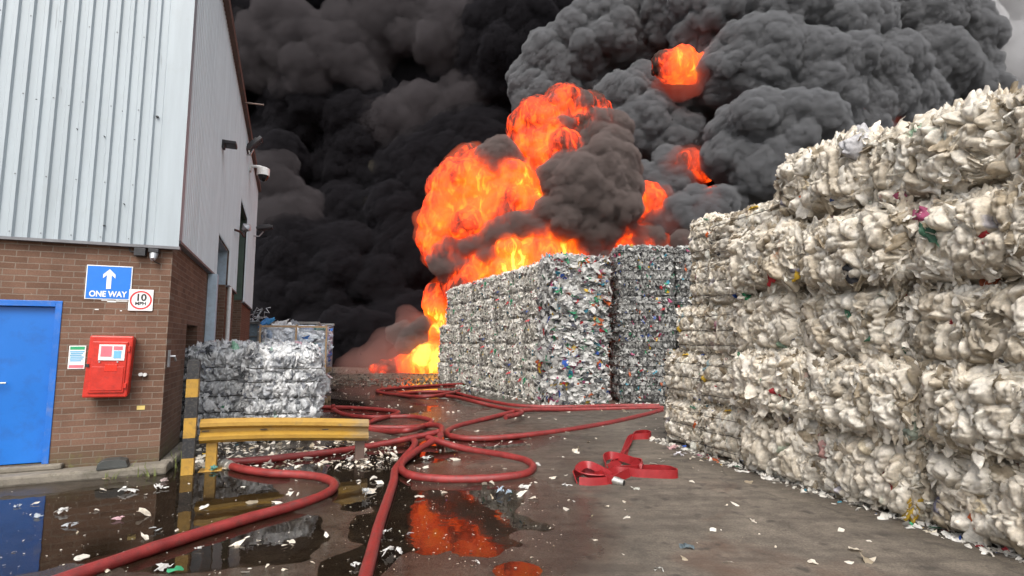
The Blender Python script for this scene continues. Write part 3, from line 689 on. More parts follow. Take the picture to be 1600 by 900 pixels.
def bale_mesh(name, sx, sy, sz, kind, smin, smax, per_m2, seed, k=6, bulge=.05, mat='film', crump=.12, faces='+x-x+y-y+z-z', mode='mess', asp=(.45, .95), puff=.25, tuck=None, smooth=False, tilt=1.0, ragged=.22, pinch=(), bags=None):
    g = np.random.default_rng(seed); hx, hy, hz = sx / 2, sy / 2, sz / 2; rnd_ = .10 if tuck else .07
    VV, QQ, CC = [], [], []; off = 0
    def put(V, Q, C):
        nonlocal off
        VV.append(V); QQ.append(Q + off); CC.append(C); off += len(V)
    core_col = {'white': (.30, .26, .20), 'mixed': (.26, .25, .23), 'colour': (.24, .23, .22), 'dark': (.11, .11, .105), 'clear': (.20, .21, .22)}.get(kind, (.3, .34, .4))  # cores darker than the scraps, shade of the gaps put in colour
    H0 = np.array([hx, hy, hz]); pal = palette(kind, 4096, g)
    for axn in range(3):
        for sg_ in (-1, 1):
            o1, o2 = [i for i in range(3) if i != axn]
            st = bags[2] if bags and not (axn == 2 and sg_ < 0) else .2
            n1_, n2_ = max(4, int(2 * H0[o1] / st)), max(4, int(2 * H0[o2] / st))
            A, B_ = np.meshgrid(np.linspace(-1, 1, n1_), np.linspace(-1, 1, n2_)); A = A.ravel(); B_ = B_.ravel(); ii = np.arange(n1_ * n2_).reshape(n2_, n1_)
            qq = np.stack([ii[:-1, :-1].ravel(), ii[:-1, 1:].ravel(), ii[1:, 1:].ravel(), ii[1:, :-1].ravel()], 1)
            p = np.zeros((len(A), 3)); p[:, axn] = sg_; p[:, o1] = A; p[:, o2] = B_
            if not bags:
                p = p * (H0 - .045); C = np.tile(core_col, (len(p), 1))
            else:                               # a continuous skin of squashed bags: each cell one bag
                big, sml, _s, amp = bags
                p = p * (H0 - .03); base = p + seed * 7.3
                wq = base + .35 * big * (np.stack([vnoise(base, big * .9, seed + j) for j in range(3)], 1) - .5) * 2
                wq = wq * np.array([1.0, 1.0, .52]) if kind != 'blue' else wq * np.array([.55, .55, 1.5])
                f1, id1, s1 = worley_id(wq, big, seed); f2, id2, s2 = worley_id(wq * 1.0 + 5, sml, seed + 3)
                rr_ = ((id1 >> 5) & 255) / 255.0
                e1 = np.clip((s1 - f1) / .22, 0, 1); e2 = np.clip((s2 - f2) / .3, 0, 1)
                cr_ = np.abs(vnoise(wq * np.array([1, 1, .6]), sml * .9, seed + 11) - .5) * 2; cr2 = np.abs(vnoise(wq, sml * .42, seed + 12) - .5) * 2
                h = amp * (.9 * np.sqrt(e1) + 1.1 * (rr_ - .5) * e1 + .40 * np.sqrt(e2) * e1 + .62 * np.minimum(cr_ * 2, 1) + .34 * cr2 - .95)
                bl = bulge * (1 - A ** 4) * (1 - B_ ** 4)
                rim = np.maximum(np.abs(A) ** (10 * H0[o1] / .5), np.abs(B_) ** (10 * H0[o2] / .5))
                if axn != 2:
                    for zw in pinch: h = h - .035 * np.exp(-((p[:, 2] - zw) / .025) ** 2)
                p[:, axn] += sg_ * (h * (1 - rim) + bl - rnd_ * rim)
                c1 = pal[(id1 >> 9) & 4095]; c2 = pal[(id2 >> 9) & 4095]; C = c1 * .62 + c2 * .38
                acc1 = (c1.max(1) - c1.min(1)) > .35; C[acc1] = C[acc1] * .25 + np.array([.62, .60, .55]) * .75
            put(p, qq if (sg_ > 0) == (axn != 1) else qq[:, ::-1], C)
    sd = {'+x': (0, 1), '-x': (0, -1), '+y': (1, 1), '-y': (1, -1), '+z': (2, 1), '-z': (2, -1)}
    H = np.array([hx, hy, hz])
    for key, (axn, sg_) in sd.items():
        if key not in faces: continue
        o1, o2 = [i for i in range(3) if i != axn]
        area = 4 * H[o1] * H[o2]; nn_ = int(area * per_m2 * (.6 if axn == 2 else 1))
        a = g.uniform(-1, 1, nn_); b2 = g.uniform(-1, 1, nn_)
        p = np.zeros((nn_, 3)); p[:, o1] = a * (H[o1] - .01); p[:, o2] = b2 * (H[o2] - .01)
        bl = bulge * (1 - a ** 4) * (1 - b2 ** 4)
        rim = np.maximum(np.abs(a) ** (10 * H[o1] / .5), np.abs(b2) ** (10 * H[o2] / .5))
        p[:, axn] = sg_ * (H[axn] - .055 + bl + g.uniform(-.03, .03, nn_) - rnd_ * rim)
        if axn != 2:
            for zw in pinch: p[:, axn] -= sg_ * .035 * np.exp(-((p[:, 2] - zw) / .028) ** 2)
        nr = np.zeros((nn_, 3)); nr[:, axn] = sg_
        edge = np.maximum(np.abs(a), np.abs(b2)) ** 6
        nr[:, o1] += a * edge * .7; nr[:, o2] += b2 * edge * .7
        if axn == 2: axis = g.normal(0, 1, (nn_, 3)) * np.array([1, 1, .15]); nr += g.normal(0, .45, (nn_, 3))
        elif mode == 'slab_y' and axn == 1 or mode == 'slab':      # horizontal leaves, edges out
            axis = g.normal(0, 1, (nn_, 3)) * np.array([1, 1, .12]); nr += g.normal(0, .35, (nn_, 3)); nr[:, 2] += g.normal(.35, .5, nn_)
        elif mode == 'slab_y':                                     # seen from the side: upright slivers
            axis = g.normal(0, .3, (nn_, 3)) + np.array([0, 0, 1.0]); nr += g.normal(0, .5, (nn_, 3))
        else:
            cl = vnoise(p * 1.0 + seed * 3.1, .35, seed)
            axis = g.normal(0, 1, (nn_, 3)) * .5 + np.array([0, 0, 1.0]) * (1.4 * cl[:, None])
            tv = np.zeros((nn_, 3)); tv[:, o1] = 1.0
            nr += tilt * (g.normal(0, .42, (nn_, 3)) + tv * ((cl[:, None] > .52) * g.choice([-1, 1], (nn_, 1)) * g.uniform(.3, 1.3, (nn_, 1))))
        s = smin + (smax - smin) * g.random(nn_) ** 1.8
        V, Q, C = flakes(p, nr, axis, s / 2, g.uniform(*asp, nn_), palette(kind, nn_, g), g, k, puff, crump, ragged, g.uniform(*tuck, nn_) if tuck else None)
        put(V, Q, C)
    V = np.vstack(VV); Q = np.vstack(QQ); C = np.vstack(CC)
    return npmesh(name, V, Q, [M[mat]], smooth, {'Col': C})
def wire_loop(sx, sy, z, g, r=.007, vert=None):
    """one tie round a bale at height z, following its bulges"""
    hx, hy = sx / 2 + .012, sy / 2 + .012; P = []
    pts = [(-hx, -hy), (hx, -hy), (hx, hy), (-hx, hy)]
    for i in range(4):
        a, b_ = pts[i], pts[(i + 1) % 4]
        for t in np.linspace(.06, .94, 9):
            px, py = a[0] + (b_[0] - a[0]) * t, a[1] + (b_[1] - a[1]) * t
            k_ = .03 * (1 - (2 * t - 1) ** 4)
            nx_, ny_ = (0, -1), (1, 0)
            nrm = [(0, -1), (1, 0), (0, 1), (-1, 0)][i]
            P.append((px + nrm[0] * k_, py + nrm[1] * k_, z + g.normal(0, .006)))
    return P
def add_wires(o, sx, sy, zs, seed, r=.008, me_cache={}):
    key = (round(sx, 2), round(sy, 2), tuple(round(q, 2) for q in zs))
    if key not in me_cache:
        L = []
        for i, zq in enumerate(zs):
            w = MB(); w.tube(wire_loop(sx, sy, zq, np.random.default_rng(seed + i)), r, 5, closed=True)
            t = w.build('baling_wire', M['wire'], o); L.append(t.data)
        me_cache[key] = L
    else:
        for me in me_cache[key]: link('baling_wire', me, o)
ORD = ['first', 'second', 'third', 'fourth', 'fifth', 'sixth', 'seventh', 'eighth', 'ninth', 'tenth']

# --- big white stack on the right
HW = .735
vw = [bale_mesh('white_bale', 1.17, 1.6, HW + .03, 'white', .07, .30, 190, 100 + i, k=9, bulge=.065, faces='+x-x+y-y+z', crump=.34, asp=(.18, .7), tuck=(.0, .5), tilt=.7, ragged=.2, bags=(.17, .07, .012, .085)) for i in range(7)]
vs = [bale_mesh('white_bale', .96, 1.6, HW + .02, 'white', .06, .2, 330, 140 + i, k=7, bulge=.05, faces='+x-x+y-y+z', crump=.34, asp=(.25, .7), tuck=(.0, .6), ragged=.15, pinch=(-.22, 0, .22), bags=(.11, .05, .014, .05)) for i in range(4)]
FA, FN = np.array([.284, -.959]), np.array([-.959, -.284]); F0 = np.array([2.47, 8.76])
frz = math.atan2(FA[1], FA[0])
cols = [(0.0, .95, 's'), (.95, 1.87, 's'), (1.90, 3.05, 'w'), (3.05, 4.2, 'w'), (4.2, 5.38, 'w'), (5.38, 6.5, 'w')]
layer_word = ['bottom', 'second', 'third', 'fourth', 'top']
posn = ['at far end', 'second from far end', 'third from far end', 'fourth from far end', 'fifth from far end', 'nearest the camera']
cnt = 0
for L in range(5):
    for ci, (s0, s1, t_) in enumerate(cols):
        HC = [.715, .70, .742, .712, .692, .688][ci]
        back = {0: [0, .0, .10, .18, .22], 1: [.0, .02, .04, .08, .10]}.get(ci, [.06, -.05, .05, -.07, .03])[L]
        sh = {0: [0, .02, .22, .40, .40], 1: [0, .0, .1, .16, .2]}.get(ci, [0, .05, -.06, .08, .12])[L]
        sink = 0
        if L == 4: sh += {0: .0, 1: .27}.get(ci, .74); sink += {0: -.03, 1: -.09}.get(ci, 0)
        off = -(.14 if ci >= 2 else 0) + back + rng.normal(0, .02)
        c2 = F0 + FA * ((s0 + s1) / 2 + sh) - FN * (.8 + off)
        me = (vs if t_ == 's' else vw)[(cnt * 3 + L) % (4 if t_ == 's' else 7)]
        flip = (cnt * 7 + L) % 2
        o = link('plastic_bale', me, None, (c2[0], c2[1], HC * (L + .5) + sink + .01), (rng.normal(0, .012), rng.normal(0, .012), frz + math.pi * flip + rng.normal(0, .02)))
        o.scale.z = HC / HW * (1.0 if sink == 0 else .94)
        o.scale.x = {(0, 2): .75, (0, 3): .57, (0, 4): .57, (1, 4): 1.45}.get((ci, L), 1.0)
        kindw = 'dirty white film bale' if t_ == 'w' else 'shredded off-white bale'
        tag(o, f'{kindw}, {layer_word[L]} layer of right-hand stack, {posn[ci]}', 'bale', 'white plastic bales of the tall stack on the right')
        if t_ == 's': add_wires(o, .96, 1.6, (-.22, 0.0, .22), 900, .0045)
        cnt += 1

# --- long mixed stack in the middle
MA = R(24.8); mv = np.array([-math.sin(MA), math.cos(MA)]); mu = np.array([math.cos(MA), math.sin(MA)])
HM = .77
vm = [bale_mesh('mixed_bale', 1.64, 1.12, HM - .01, 'mixed', .07, .23, 460, 200 + i, k=4, bulge=.035, faces='-x+z-y', mode='slab_y', asp=(.25, .6), crump=.14) for i in range(5)]
vf = [bale_mesh('coloured_bale', 1.66, 1.12, HM + .02, 'colour', .10, .36, 380, 230 + i, k=5, bulge=.05, faces='-x+z-y', mode='slab_y', asp=(.3, .7), crump=.16) for i in range(5)]
mc = np.array([1.13, 13.50])
mcol = ['corner', 'first behind corner', 'second behind corner', 'third behind corner', 'fourth behind corner', 'fifth behind corner', 'sixth behind corner', 'next to last', 'last at far end']
for L in range(5):
    for ci in range(9):
        if ci == 0: me = vf[L]
        else: me = vm[(ci * 2 + L) % 5]
        a = (ci + .5) * 1.12
        if ci == 8 and L >= 3: a -= .45
        out = (-.10 if ci == 8 and L < 3 else 0) + (.03 * L) + rng.normal(0, .012) + (.0 if ci else -.01)
        c2 = mc + mu * (.83 + out) + mv * (a + .02)
        o = link('plastic_bale', me, None, (c2[0], c2[1], HM * (L + .5) + .01), (rng.normal(0, .008), rng.normal(0, .008), MA + rng.normal(0, .012)))
        if ci == 0 and L == 4: o.scale = (1, 1, 1.08)
        lab = f'speckled grey bale, {layer_word[L]} row of long middle stack, {mcol[ci]}' if ci else f'colour-flecked white bale, {layer_word[L]} one in the front corner of the middle stack'
        tag(o, lab, 'bale', 'mixed plastic bales of the long middle stack')

# --- dark grey stack between them
HD = 1.41
vd = [bale_mesh('dark_bale', 1.55, 1.15, HD + .01, 'dark', .06, .17, 560, 260 + i, k=4, bulge=.05, faces='-x+z-y', mode='mess', asp=(.3, .8), crump=.15, pinch=(-.5, -.25, 0, .25, .5)) for i in range(3)]
dc = np.array([2.86, 13.95])
du_ = np.array([math.cos(R(6)), math.sin(R(6))])
for L in range(3):
    for ci in range(2):
        c2 = dc + du_ * (.80 + 1.62 * ci + .02 * L) + np.array([-du_[1], du_[0]]) * (.575 + .03 * L)
        o = link('plastic_bale', vd[(L + ci) % 3], None, (c2[0], c2[1], HD * (L + .5) + .01), (0, rng.normal(0, .008), R(6) + rng.normal(0, .015)))
        tag(o, f'dark grey wired plastic bale, {["bottom", "middle", "top"][L]} of the {["dark column beside the colourful corner", "dark column half hidden by the white stack"][ci]}', 'bale', 'dark grey bales between the two stacks')
        add_wires(o, 1.55, 1.15, [-.5, -.25, 0, .25, .5], 950)

# --- clear film bales by the warehouse
vc = [bale_mesh('clear_bale', 1.1, 1.1, 1.5, 'clear', .08, .28, 190, 280 + i, k=8, bulge=.05, mat='film_clear', mode='mess', faces='+x-x+y-y+z', asp=(.35, .9), crump=.34, tuck=(.0, .7), ragged=.15, pinch=(-.55, -.3, -.05, .2, .42), bags=(.13, .055, .013, .07)) for i in range(2)]
for i, (px, py, lab) in enumerate(((342, 689, 'clear grey film bale next to the brick wall behind the striped post'), (441, 693, 'clear grey film bale behind the yellow rail, away from the wall'))):
    c = gnd(px, py); c2 = np.array([c[0], c[1]]) + np.array([-.39, .92]) * .55
    o = link('film_bale', vc[i], None, (c2[0], c2[1], .77), (0, R(1.5 * (i - .5)), BA - R(6) + R(4) * i)); tag(o, lab, 'bale', 'clear film bales behind the guard rail')
    o.scale = (.97, 1, 1.02 - .03 * i)
    add_wires(o, 1.1, 1.1, [-.55, -.3, -.05, .2, .42], 970)
# loose film heaped on the two bales
g = np.random.default_rng(301)

# --- wrapped pallets behind
def pallet(parent, w_, d_, z0):
    p = MB()
    for k in range(5): p.box(-w_ / 2, w_ / 2, -d_ / 2 + k * d_ / 4.6, -d_ / 2 + k * d_ / 4.6 + .1, z0 + .11, z0 + .13)
    for k in range(3):
        for j in range(3): p.box(-w_ / 2 + j * (w_ - .1) / 2, -w_ / 2 + j * (w_ - .1) / 2 + .1, -d_ / 2 + k * (d_ - .12) / 2, -d_ / 2 + k * (d_ - .12) / 2 + .12, z0 + .02, z0 + .11)
    for k in range(3): p.box(-w_ / 2, w_ / 2, -d_ / 2 + k * (d_ - .1) / 2, -d_ / 2 + k * (d_ - .1) / 2 + .1, z0, z0 + .02)
    p.build('pallet', M['wood'], parent)
for i, (px, dep, lab) in enumerate(((441, 13.3, 'shrink-wrapped pallet of white bags with cardboard edges behind the film bales'), (496, 13.7, 'tall shrink-wrapped pallet of blue and white bags with cardboard corner strips'))):
    c = at(px - 10 + 10 * (1 - i), 560, dep + .5)
    e = empty('wrapped_pallet', (c[0], c[1], 0), BA - R(14)); tag(e, lab, 'pallet', 'wrapped pallets behind the film bales')
    ww = .86 if i == 0 else .92
    pallet(e, ww, .95, 0.0); 
    me = bale_mesh('goods', ww, .95, .62, 'clear' if i else 'wrap', .1, .3, 30, 400 + i, k=6, bulge=.03, mat='film_clear', mode='slab', faces='+x-x-y+z', asp=(.4, .8), bags=(.22, .1, .02, .04)); link('lower_goods', me, e, (0, 0, .46))
    pallet(e, ww, .95, .79)
    me = bale_mesh('goods', ww, .95, 1.08, 'blue' if i else 'wrap', .12, .35, 25, 410 + i, k=7, bulge=.03, mat='film_clear', mode='slab', faces='+x-x-y+z', asp=(.35, .7), bags=(.26, .12, .02, .04)); link('upper_goods', me, e, (0, 0, 1.48))
    w = MB()
    for sx_ in (-1, 1): w.box(sx_ * ww / 2 - .02, sx_ * ww / 2 + .02, -.50, -.46, .9, 2.05)
    w.box(-ww / 2, ww / 2, -.5, -.46, 1.98, 2.03); w.build('cardboard_edge', M['card'], e)
    if i == 0:
        g = np.random.default_rng(5); p = np.array([[0, -.1, 2.08], [.15, .0, 2.06], [-.2, .1, 2.05], [.3, -.1, 2.06], [.1, -.2, 2.14]]); V, Q, C = flakes(p, g.normal(0, .5, (5, 3)) + np.array([0, -1, .6]), g.normal(0, 1, (5, 3)), np.full(5, .15), np.full(5, .6), palette('clear', 5, g) * 1.2, g, 7)
        link('loose_film', npmesh('loose_film', V, Q, [M['film_clear']], False, {'Col': np.clip(C, 0, .9)}), e)
        p = np.array([[-.36, -.35, 2.12], [-.30, -.3, 2.14]]); V, Q, C = flakes(p, np.array([[.2, -1, .4], [.3, -1, .2]]), np.array([[1, 0, .9], [1, 0, .8]]), np.full(2, .18), np.full(2, .35), np.array([[.03, .2, .5], [.05, .3, .6]]), g, 6)
        link('blue_film', npmesh('blue_film', V, Q, [M['film']], False, {'Col': C}), e)

# --- container beyond
e = empty('skip_container', (-11.75, 23.4, 0), R(3)); tag(e, 'grey-blue panelled steel container standing beyond the warehouse corner', 'container')
w = MB(); w.box(-3.1, 3.1, 0, 2.3, .15, 2.42); w.build('body', M['container'], e)
w = MB()
for k in range(13): w.box(-3.12 + k * .51, -3.04 + k * .51, -.07, -.002, .15, 2.42)
w.box(-3.15, 3.15, -.09, .0, 2.42, 2.52); w.box(-3.15, 3.15, -.09, .0, .05, .15); w.box(-3.15, 3.15, -.05, -.003, 1.25, 1.30); w.box(-3.15, 3.15, -.05, -.003, 1.85, 1.89)
w.box(3.10, 3.15, -.09, -.0, .15, 2.42); w.box(-3.15, 3.15, 2.2, 2.3, 2.42, 2.52); w.build('frame', M['container_frame'], e)
g = np.random.default_rng(66); w = MB()
for k in range(14):
    q0 = Vector((g.uniform(-.5, .5), g.uniform(-.4, .4), g.uniform(0.02, .25))); P = [q0]
    for j in range(7): P.append(P[-1] + Vector(g.normal(0, .13, 3)) * (1, 1, .8)[0])
    w.tube([(p.x, p.y, max(p.z, .02)) for p in P], .018, 5)
c = at(391, 497, 23.2); o = w.build('scrap_tangle', M['steel'], None, True, loc=(c[0] + .25, c[1], 2.515)); tag(o, 'tangle of bent wire scrap on the container by the warehouse corner', 'scrap')

# ------------------------------------------------------------------ fire hoses
def catmull(P, per=10):
    P = [np.array(p, float) for p in P]; Q = [2 * P[0] - P[1]] + P + [2 * P[-1] - P[-2]]; out = []
    for i in range(1, len(Q) - 2):
        for t in np.linspace(0, 1, per, endpoint=False):
            a, b_, c_, d_ = Q[i - 1], Q[i], Q[i + 1], Q[i + 2]
            out.append(.5 * ((2 * b_) + (-a + c_) * t + (2 * a - 5 * b_ + 4 * c_ - d_) * t * t + (-a + 3 * b_ - 3 * c_ + d_) * t ** 3))
    out.append(P[-1]); return out
HR = .047
def hose(px, label, lift=None, r=HR, couple=None, extra=None):
    pts = []
    for i, q in enumerate(px):
        zc = r * .9 + (lift.get(i, 0) if lift else 0)
        c = gnd(q[0], q[1], zc); pts.append((c[0], c[1], zc))
    if extra:
        pts = [extra(np.array(pts[0]), np.array(pts[1]))] + pts
    P = catmull(pts, 12)
    root = empty('fire_hose', tuple(P[len(P) // 2] * np.array([1, 1, 0]))); tag(root, label, 'fire hose', 'red fire hoses on the wet yard')
    o_ = np.array(root.location)
    w = MB(); rs = [r * (1 + .035 * math.sin(i * .9) * math.sin(i * .37)) for i in range(len(P))]
    w.tube([p - o_ for p in P], r, 14, rs=rs); w.build('hose_pipe', M['hose'], root, True)
    if couple is not None:
        a, b_ = (P[-1], P[-2]) if couple else (P[0], P[1]); dv = (a - b_) / np.linalg.norm(a - b_)
        w = MB(); q = [a - o_ + dv * t for t in (-.10, -.02, -.019, .05, .051, .10, .101, .13)]
        w.tube(q, r, 16, rs=[r * 1.12, r * 1.12, r * 1.35, r * 1.35, r * 1.15, r * 1.15, r * 1.4, r * 1.4]); w.build('coupling', M['coupling'], root, True)
    return root
ext = lambda a, b_: a + (a - b_) / np.linalg.norm(a - b_) * 1.6
hose([(135, 893), (250, 853), (380, 812), (470, 787), (512, 770), (522, 757), (505, 747), (470, 742), (420, 739), (380, 733), (357, 727)], 'bright red hose running from the near left to a silver coupling beside the yellow rail', None, HR, True, ext)
hose([(352, 722), (400, 719), (450, 714), (520, 706), (580, 697), (640, 685), (690, 674)], 'dark red hose lying straight from the rail to the middle tangle', {6: .10, 5: .05})
hose([(573, 893), (592, 822), (606, 780), (615, 752), (618, 734), (632, 715), (645, 700), (648, 690), (640, 684)], 'hose rising straight from the bottom middle of the photo', {6: .05, 7: .04, 8: 0}, HR, None, ext)
hose([(668, 684), (690, 691), (730, 702), (790, 712), (822, 720), (833, 730), (822, 740), (785, 746), (730, 749), (680, 748), (640, 742), (626, 731), (633, 718), (655, 702), (675, 690)], 'hose in a wide oval loop left of the flat red hose', {0: .09, 1: .06, 12: .02, 13: .05, 14: .09})
hose([(500, 636), (545, 637), (595, 640), (622, 644), (612, 650), (585, 657), (570, 666), (590, 668), (640, 668), (675, 664), (690, 668), (688, 680)], 'coiled hose at the end of the yellow rail', {5: .02, 9: .09, 10: .12, 11: .12})
hose([(520, 632), (522, 640), (540, 648), (580, 652), (640, 651), (670, 656), (672, 662), (640, 672), (600, 674), (572, 670)], 'hose looping low behind the coil near the wrapped pallets', {0: .16, 1: .05, 7: .1})
hose([(1036, 637), (985, 638), (900, 640), (820, 641), (765, 653), (715, 666), (698, 676), (712, 683), (760, 685), (850, 677), (940, 663), (1000, 650), (1034, 641)], 'hose in a long narrow loop reaching the dark stack', {2: .0, 3: .06, 4: .02})
hose([(1030, 634), (960, 634), (880, 636), (810, 634), (770, 628), (735, 620), (705, 613), (660, 612), (620, 616), (650, 620), (700, 619), (735, 626), (780, 637), (815, 644), (790, 652)], 'far hose running along the foot of the middle stack', {10: .03, 11: .09, 13: .12, 14: .12})
hose([(746, 599), (700, 601), (650, 604), (600, 608), (590, 612), (620, 617), (660, 620), (700, 615), (718, 610)], 'farthest hose loop by the burning end of the stack', {6: .06, 7: .08})

# flat hose: a ribbon standing on edge, folded to and fro
def ribbon(s, P, hgt, th, lean=None):
    P = [Vector(p) for p in P]; v = []; Np = len(P)
    for i in range(Np):
        a = P[max(i - 1, 0)]; b_ = P[min(i + 1, Np - 1)]; t = (b_ - a); t.z = 0; t.normalize(); nr = Vector((-t.y, t.x, 0))
        L_ = lean[i] if lean is not None else 0
        up = (Vector((0, 0, 1)) * math.cos(L_) + nr * math.sin(L_)); nn_ = t.cross(up).normalized()
        for q in ((-1, -1), (1, -1), (1, 1), (-1, 1)):
            v.append(P[i] + nn_ * (q[0] * th / 2) + up * (hgt / 2 + q[1] * hgt / 2))
    f = []
    for i in range(Np - 1):
        for k in range(4): f.append((i * 4 + k, i * 4 + (k + 1) % 4, (i + 1) * 4 + (k + 1) % 4, (i + 1) * 4 + k))
    f += [(3, 2, 1, 0), tuple((Np - 1) * 4 + k for k in range(4))]; s.add(v, f)
c0 = gnd(970, 752); root = empty('flat_hose', (c0[0], c0[1], 0)); tag(root, 'flattened red hose folded in a heap on the dry asphalt', 'fire hose')
def rb(px, hgt, z0, zl=None, ln=None):
    pts = []
    for i, q in enumerate(px):
        zz = z0 if zl is None else zl[i]; c = gnd(q[0], q[1], zz); pts.append((c[0] - c0[0], c[1] - c0[1], zz + .002))
    P = catmull(pts, 8); w = MB(); Ln = np.interp(np.linspace(0, 1, len(P)), np.linspace(0, 1, len(ln)), ln) if ln is not None else None
    ribbon(w, P, hgt, .012, Ln); return w
for px, hg, z0, zl, ln in (
    ([(955, 738), (970, 727), (980, 712), (985, 694), (990, 688), (1012, 687), (1017, 684), (1008, 681), (988, 684), (978, 700), (962, 720), (950, 730)], .10, .012, None, [.5, .9, .9, .5, .1, 0, 0, .2, .8, .9, .5]),
    ([(930, 752), (965, 743), (1000, 747), (1050, 749), (1058, 746), (1040, 740), (1000, 739), (960, 740)], .10, .012, None, [.1, .25, .1, .0, .0, .1, .2, .3]),
    ([(902, 757), (900, 748), (915, 742), (935, 748), (945, 756), (958, 757), (972, 752), (985, 746)], .10, .012, None, [.3, .3, .6, .4, -.2, .2, .3]),
    ([(905, 759), (925, 760), (950, 758), (945, 750), (920, 746), (908, 738), (918, 732), (940, 742), (955, 752)], .09, .012, [.012, .012, .012, .05, .08, .10, .10, .06, .02], [.2, .1, .3, .9, 1.0, .7, .4, .3]),
    ([(948, 738), (945, 724), (955, 718), (985, 726), (1002, 738), (1006, 730), (985, 726)], .10, .05, None, [.1, .2, .5, .4, .1]),
    ):
    rb(px, hg, z0, zl, ln).build('hose_fold', M['flathose'], root, True, angle=50)
c = gnd(962, 752, .05); w = MB(); dv = Vector((.75, -.55, -.1)).normalized(); q = [Vector((c[0] - c0[0], c[1] - c0[1], .055)) + dv * t for t in (-.12, -.02, -.019, .04, .041, .10)]
w.tube(q, .05, 16, rs=[.036, .036, .046, .046, .04, .04]); w.build('coupling', M['coupling'], root, True)
w = MB(); q2 = [q[-1] + dv * .001, q[-1] + dv * .002]; w.tube(q2, .03, 14); w.build('coupling_bore', M['black'], root)

# ------------------------------------------------------------------ litter
def scrap(px, py, size, col, label, asp=.6, seed=0, tall=.0, bulge=.25, name='litter_scrap', n=3):
    g = np.random.default_rng(seed + 5000); c = gnd(px, py, .02)
    p = g.normal(0, size * .28, (n, 3)) * np.array([1, .6, 0]); p[:, 2] = size * .16 + np.abs(g.normal(0, size * .08, n))
    nr = np.array([0, -.15, 1.0]) + g.normal(0, .35 + tall, (n, 3)); ax = np.array([1.0, .1, 0]) + g.normal(0, .6, (n, 3))
    V, Q, C = flakes(p, nr, ax, np.full(n, size * .30) * g.uniform(.5, 1.1, n), g.uniform(.25, asp, n), np.clip(np.tile(col, (n, 1)) * g.uniform(.8, 1.1, (n, 1)), 0, .9), g, 7, bulge, .16, .3)
    V[:, 2] -= V[:, 2].min()
    o = link(name, npmesh(name, V, Q, [M['film']], False, {'Col': C}), None, (c[0], c[1], .006)); tag(o, label, 'litter', 'scraps of plastic lying on the yard'); return o
WH, GY = (.72, .71, .68), (.42, .44, .46)
for i, a in enumerate([
    (98, 798, .15, WH, 'crumpled white film scrap in the puddle reflecting the blue door'),
    (55, 806, .12, (.45, .5, .55), 'thin grey scrap in the blue reflection at the far left'),
    (30, 790, .10, (.55, .6, .65), 'pale scrap in the blue reflection nearest the kerb'),
    (252, 762, .16, WH, 'white film scrap lying in front of the bait box'),
    (258, 750, .14, (.68, .55, .52), 'upright white and red paper corner near the striped post'),
    (200, 767, .17, WH, 'long white sliver of film on the water below the fire cabinet'),
    (185, 808, .14, (.55, .35, .38), 'pinkish wet paper strip on the puddle'),
    (120, 820, .13, GY, 'greyish half-sunk film right of the blue reflection'),
    (245, 828, .10, (.4, .42, .42), 'faint submerged scrap near the long red hose'),
    (250, 890, .16, WH, 'white scrap below the long red hose at the bottom edge'),
    (315, 856, .10, WH, 'small white flake between the two near hoses'),
    (618, 866, .21, WH, 'large white crumpled bag right of the straight hose'),
    (605, 833, .13, WH, 'white bag scrap beside the straight hose, above the larger bag'),
    (556, 882, .11, WH, 'white scrap just left of the straight hose at the bottom'),
    (742, 877, .09, (.78, .77, .74), 'small smooth white bottle piece below the fire reflection'),
    (640, 833, .09, GY, 'wet grey flake on the fire reflection puddle edge'),
    (575, 773, .18, (.62, .64, .64), 'long pale strip of film touching the straight hose'),
    (668, 716, .2, WH, 'crumpled white sheet inside the oval hose loop'),
    (785, 769, .22, (.42, .52, .62), 'bluish wet film under the oval hose loop'),
    (822, 762, .18, WH, 'white film right of the bluish wet film'),
    (838, 728, .12, WH, 'small white scrap at the right tip of the oval loop'),
    (893, 668, .16, (.10, .42, .20), 'green net scrap beside the long narrow hose loop'),
    (886, 758, .13, WH, 'white torn strip left of the flat red hose'),
    (952, 712, .12, WH, 'white scrap behind the flat red hose'),
    (990, 764, .16, (.62, .62, .55), 'pale clear strip right in front of the flat red hose'),
    (898, 782, .08, WH, 'small white flake ahead of the flat red hose'),
    (925, 806, .08, (.62, .55, .36), 'yellowish flake on the dry asphalt'),
    (1070, 858, .15, (.12, .16, .18), 'flat dark grey strip on the dry asphalt'),
    (1033, 891, .12, (.6, .6, .56), 'pale strip at the bottom middle of the photo'),
    (1450, 832, .14, (.68, .62, .5), 'cream scrap at the foot of the right-hand stack'),
    (1488, 842, .11, WH, 'white lid-like scrap near the right edge'),
    (1385, 808, .10, (.66, .56, .34), 'tan scrap against the right-hand stack'),
    (1410, 812, .10, WH, 'white sliver beside the tan scrap'),
    (1160, 737, .10, WH, 'white scrap by the shredded end of the right stack'),
    (1052, 702, .22, (.66, .40, .40), 'red and white wrapper heap at the far foot of the right stack'),
    (1066, 712, .2, (.7, .68, .72), 'white bag lying by the wrapper heap'),
    (335, 734, .16, (.16, .42, .38), 'teal bag scrap under the rail end'),
    (745, 684, .14, WH, 'white scraps by the wet patch inside the long loop'),
    (812, 645, .2, WH, 'white shreds along the far hose'),
    (545, 718, .16, WH, 'white crumpled film under the right end of the rail'),
    ]):
    scrap(a[0], a[1], a[2] * .82, a[3], a[4], seed=i, tall=.4 if i in (4, 11) else 0, n=5 if a[2] > .14 else 3)
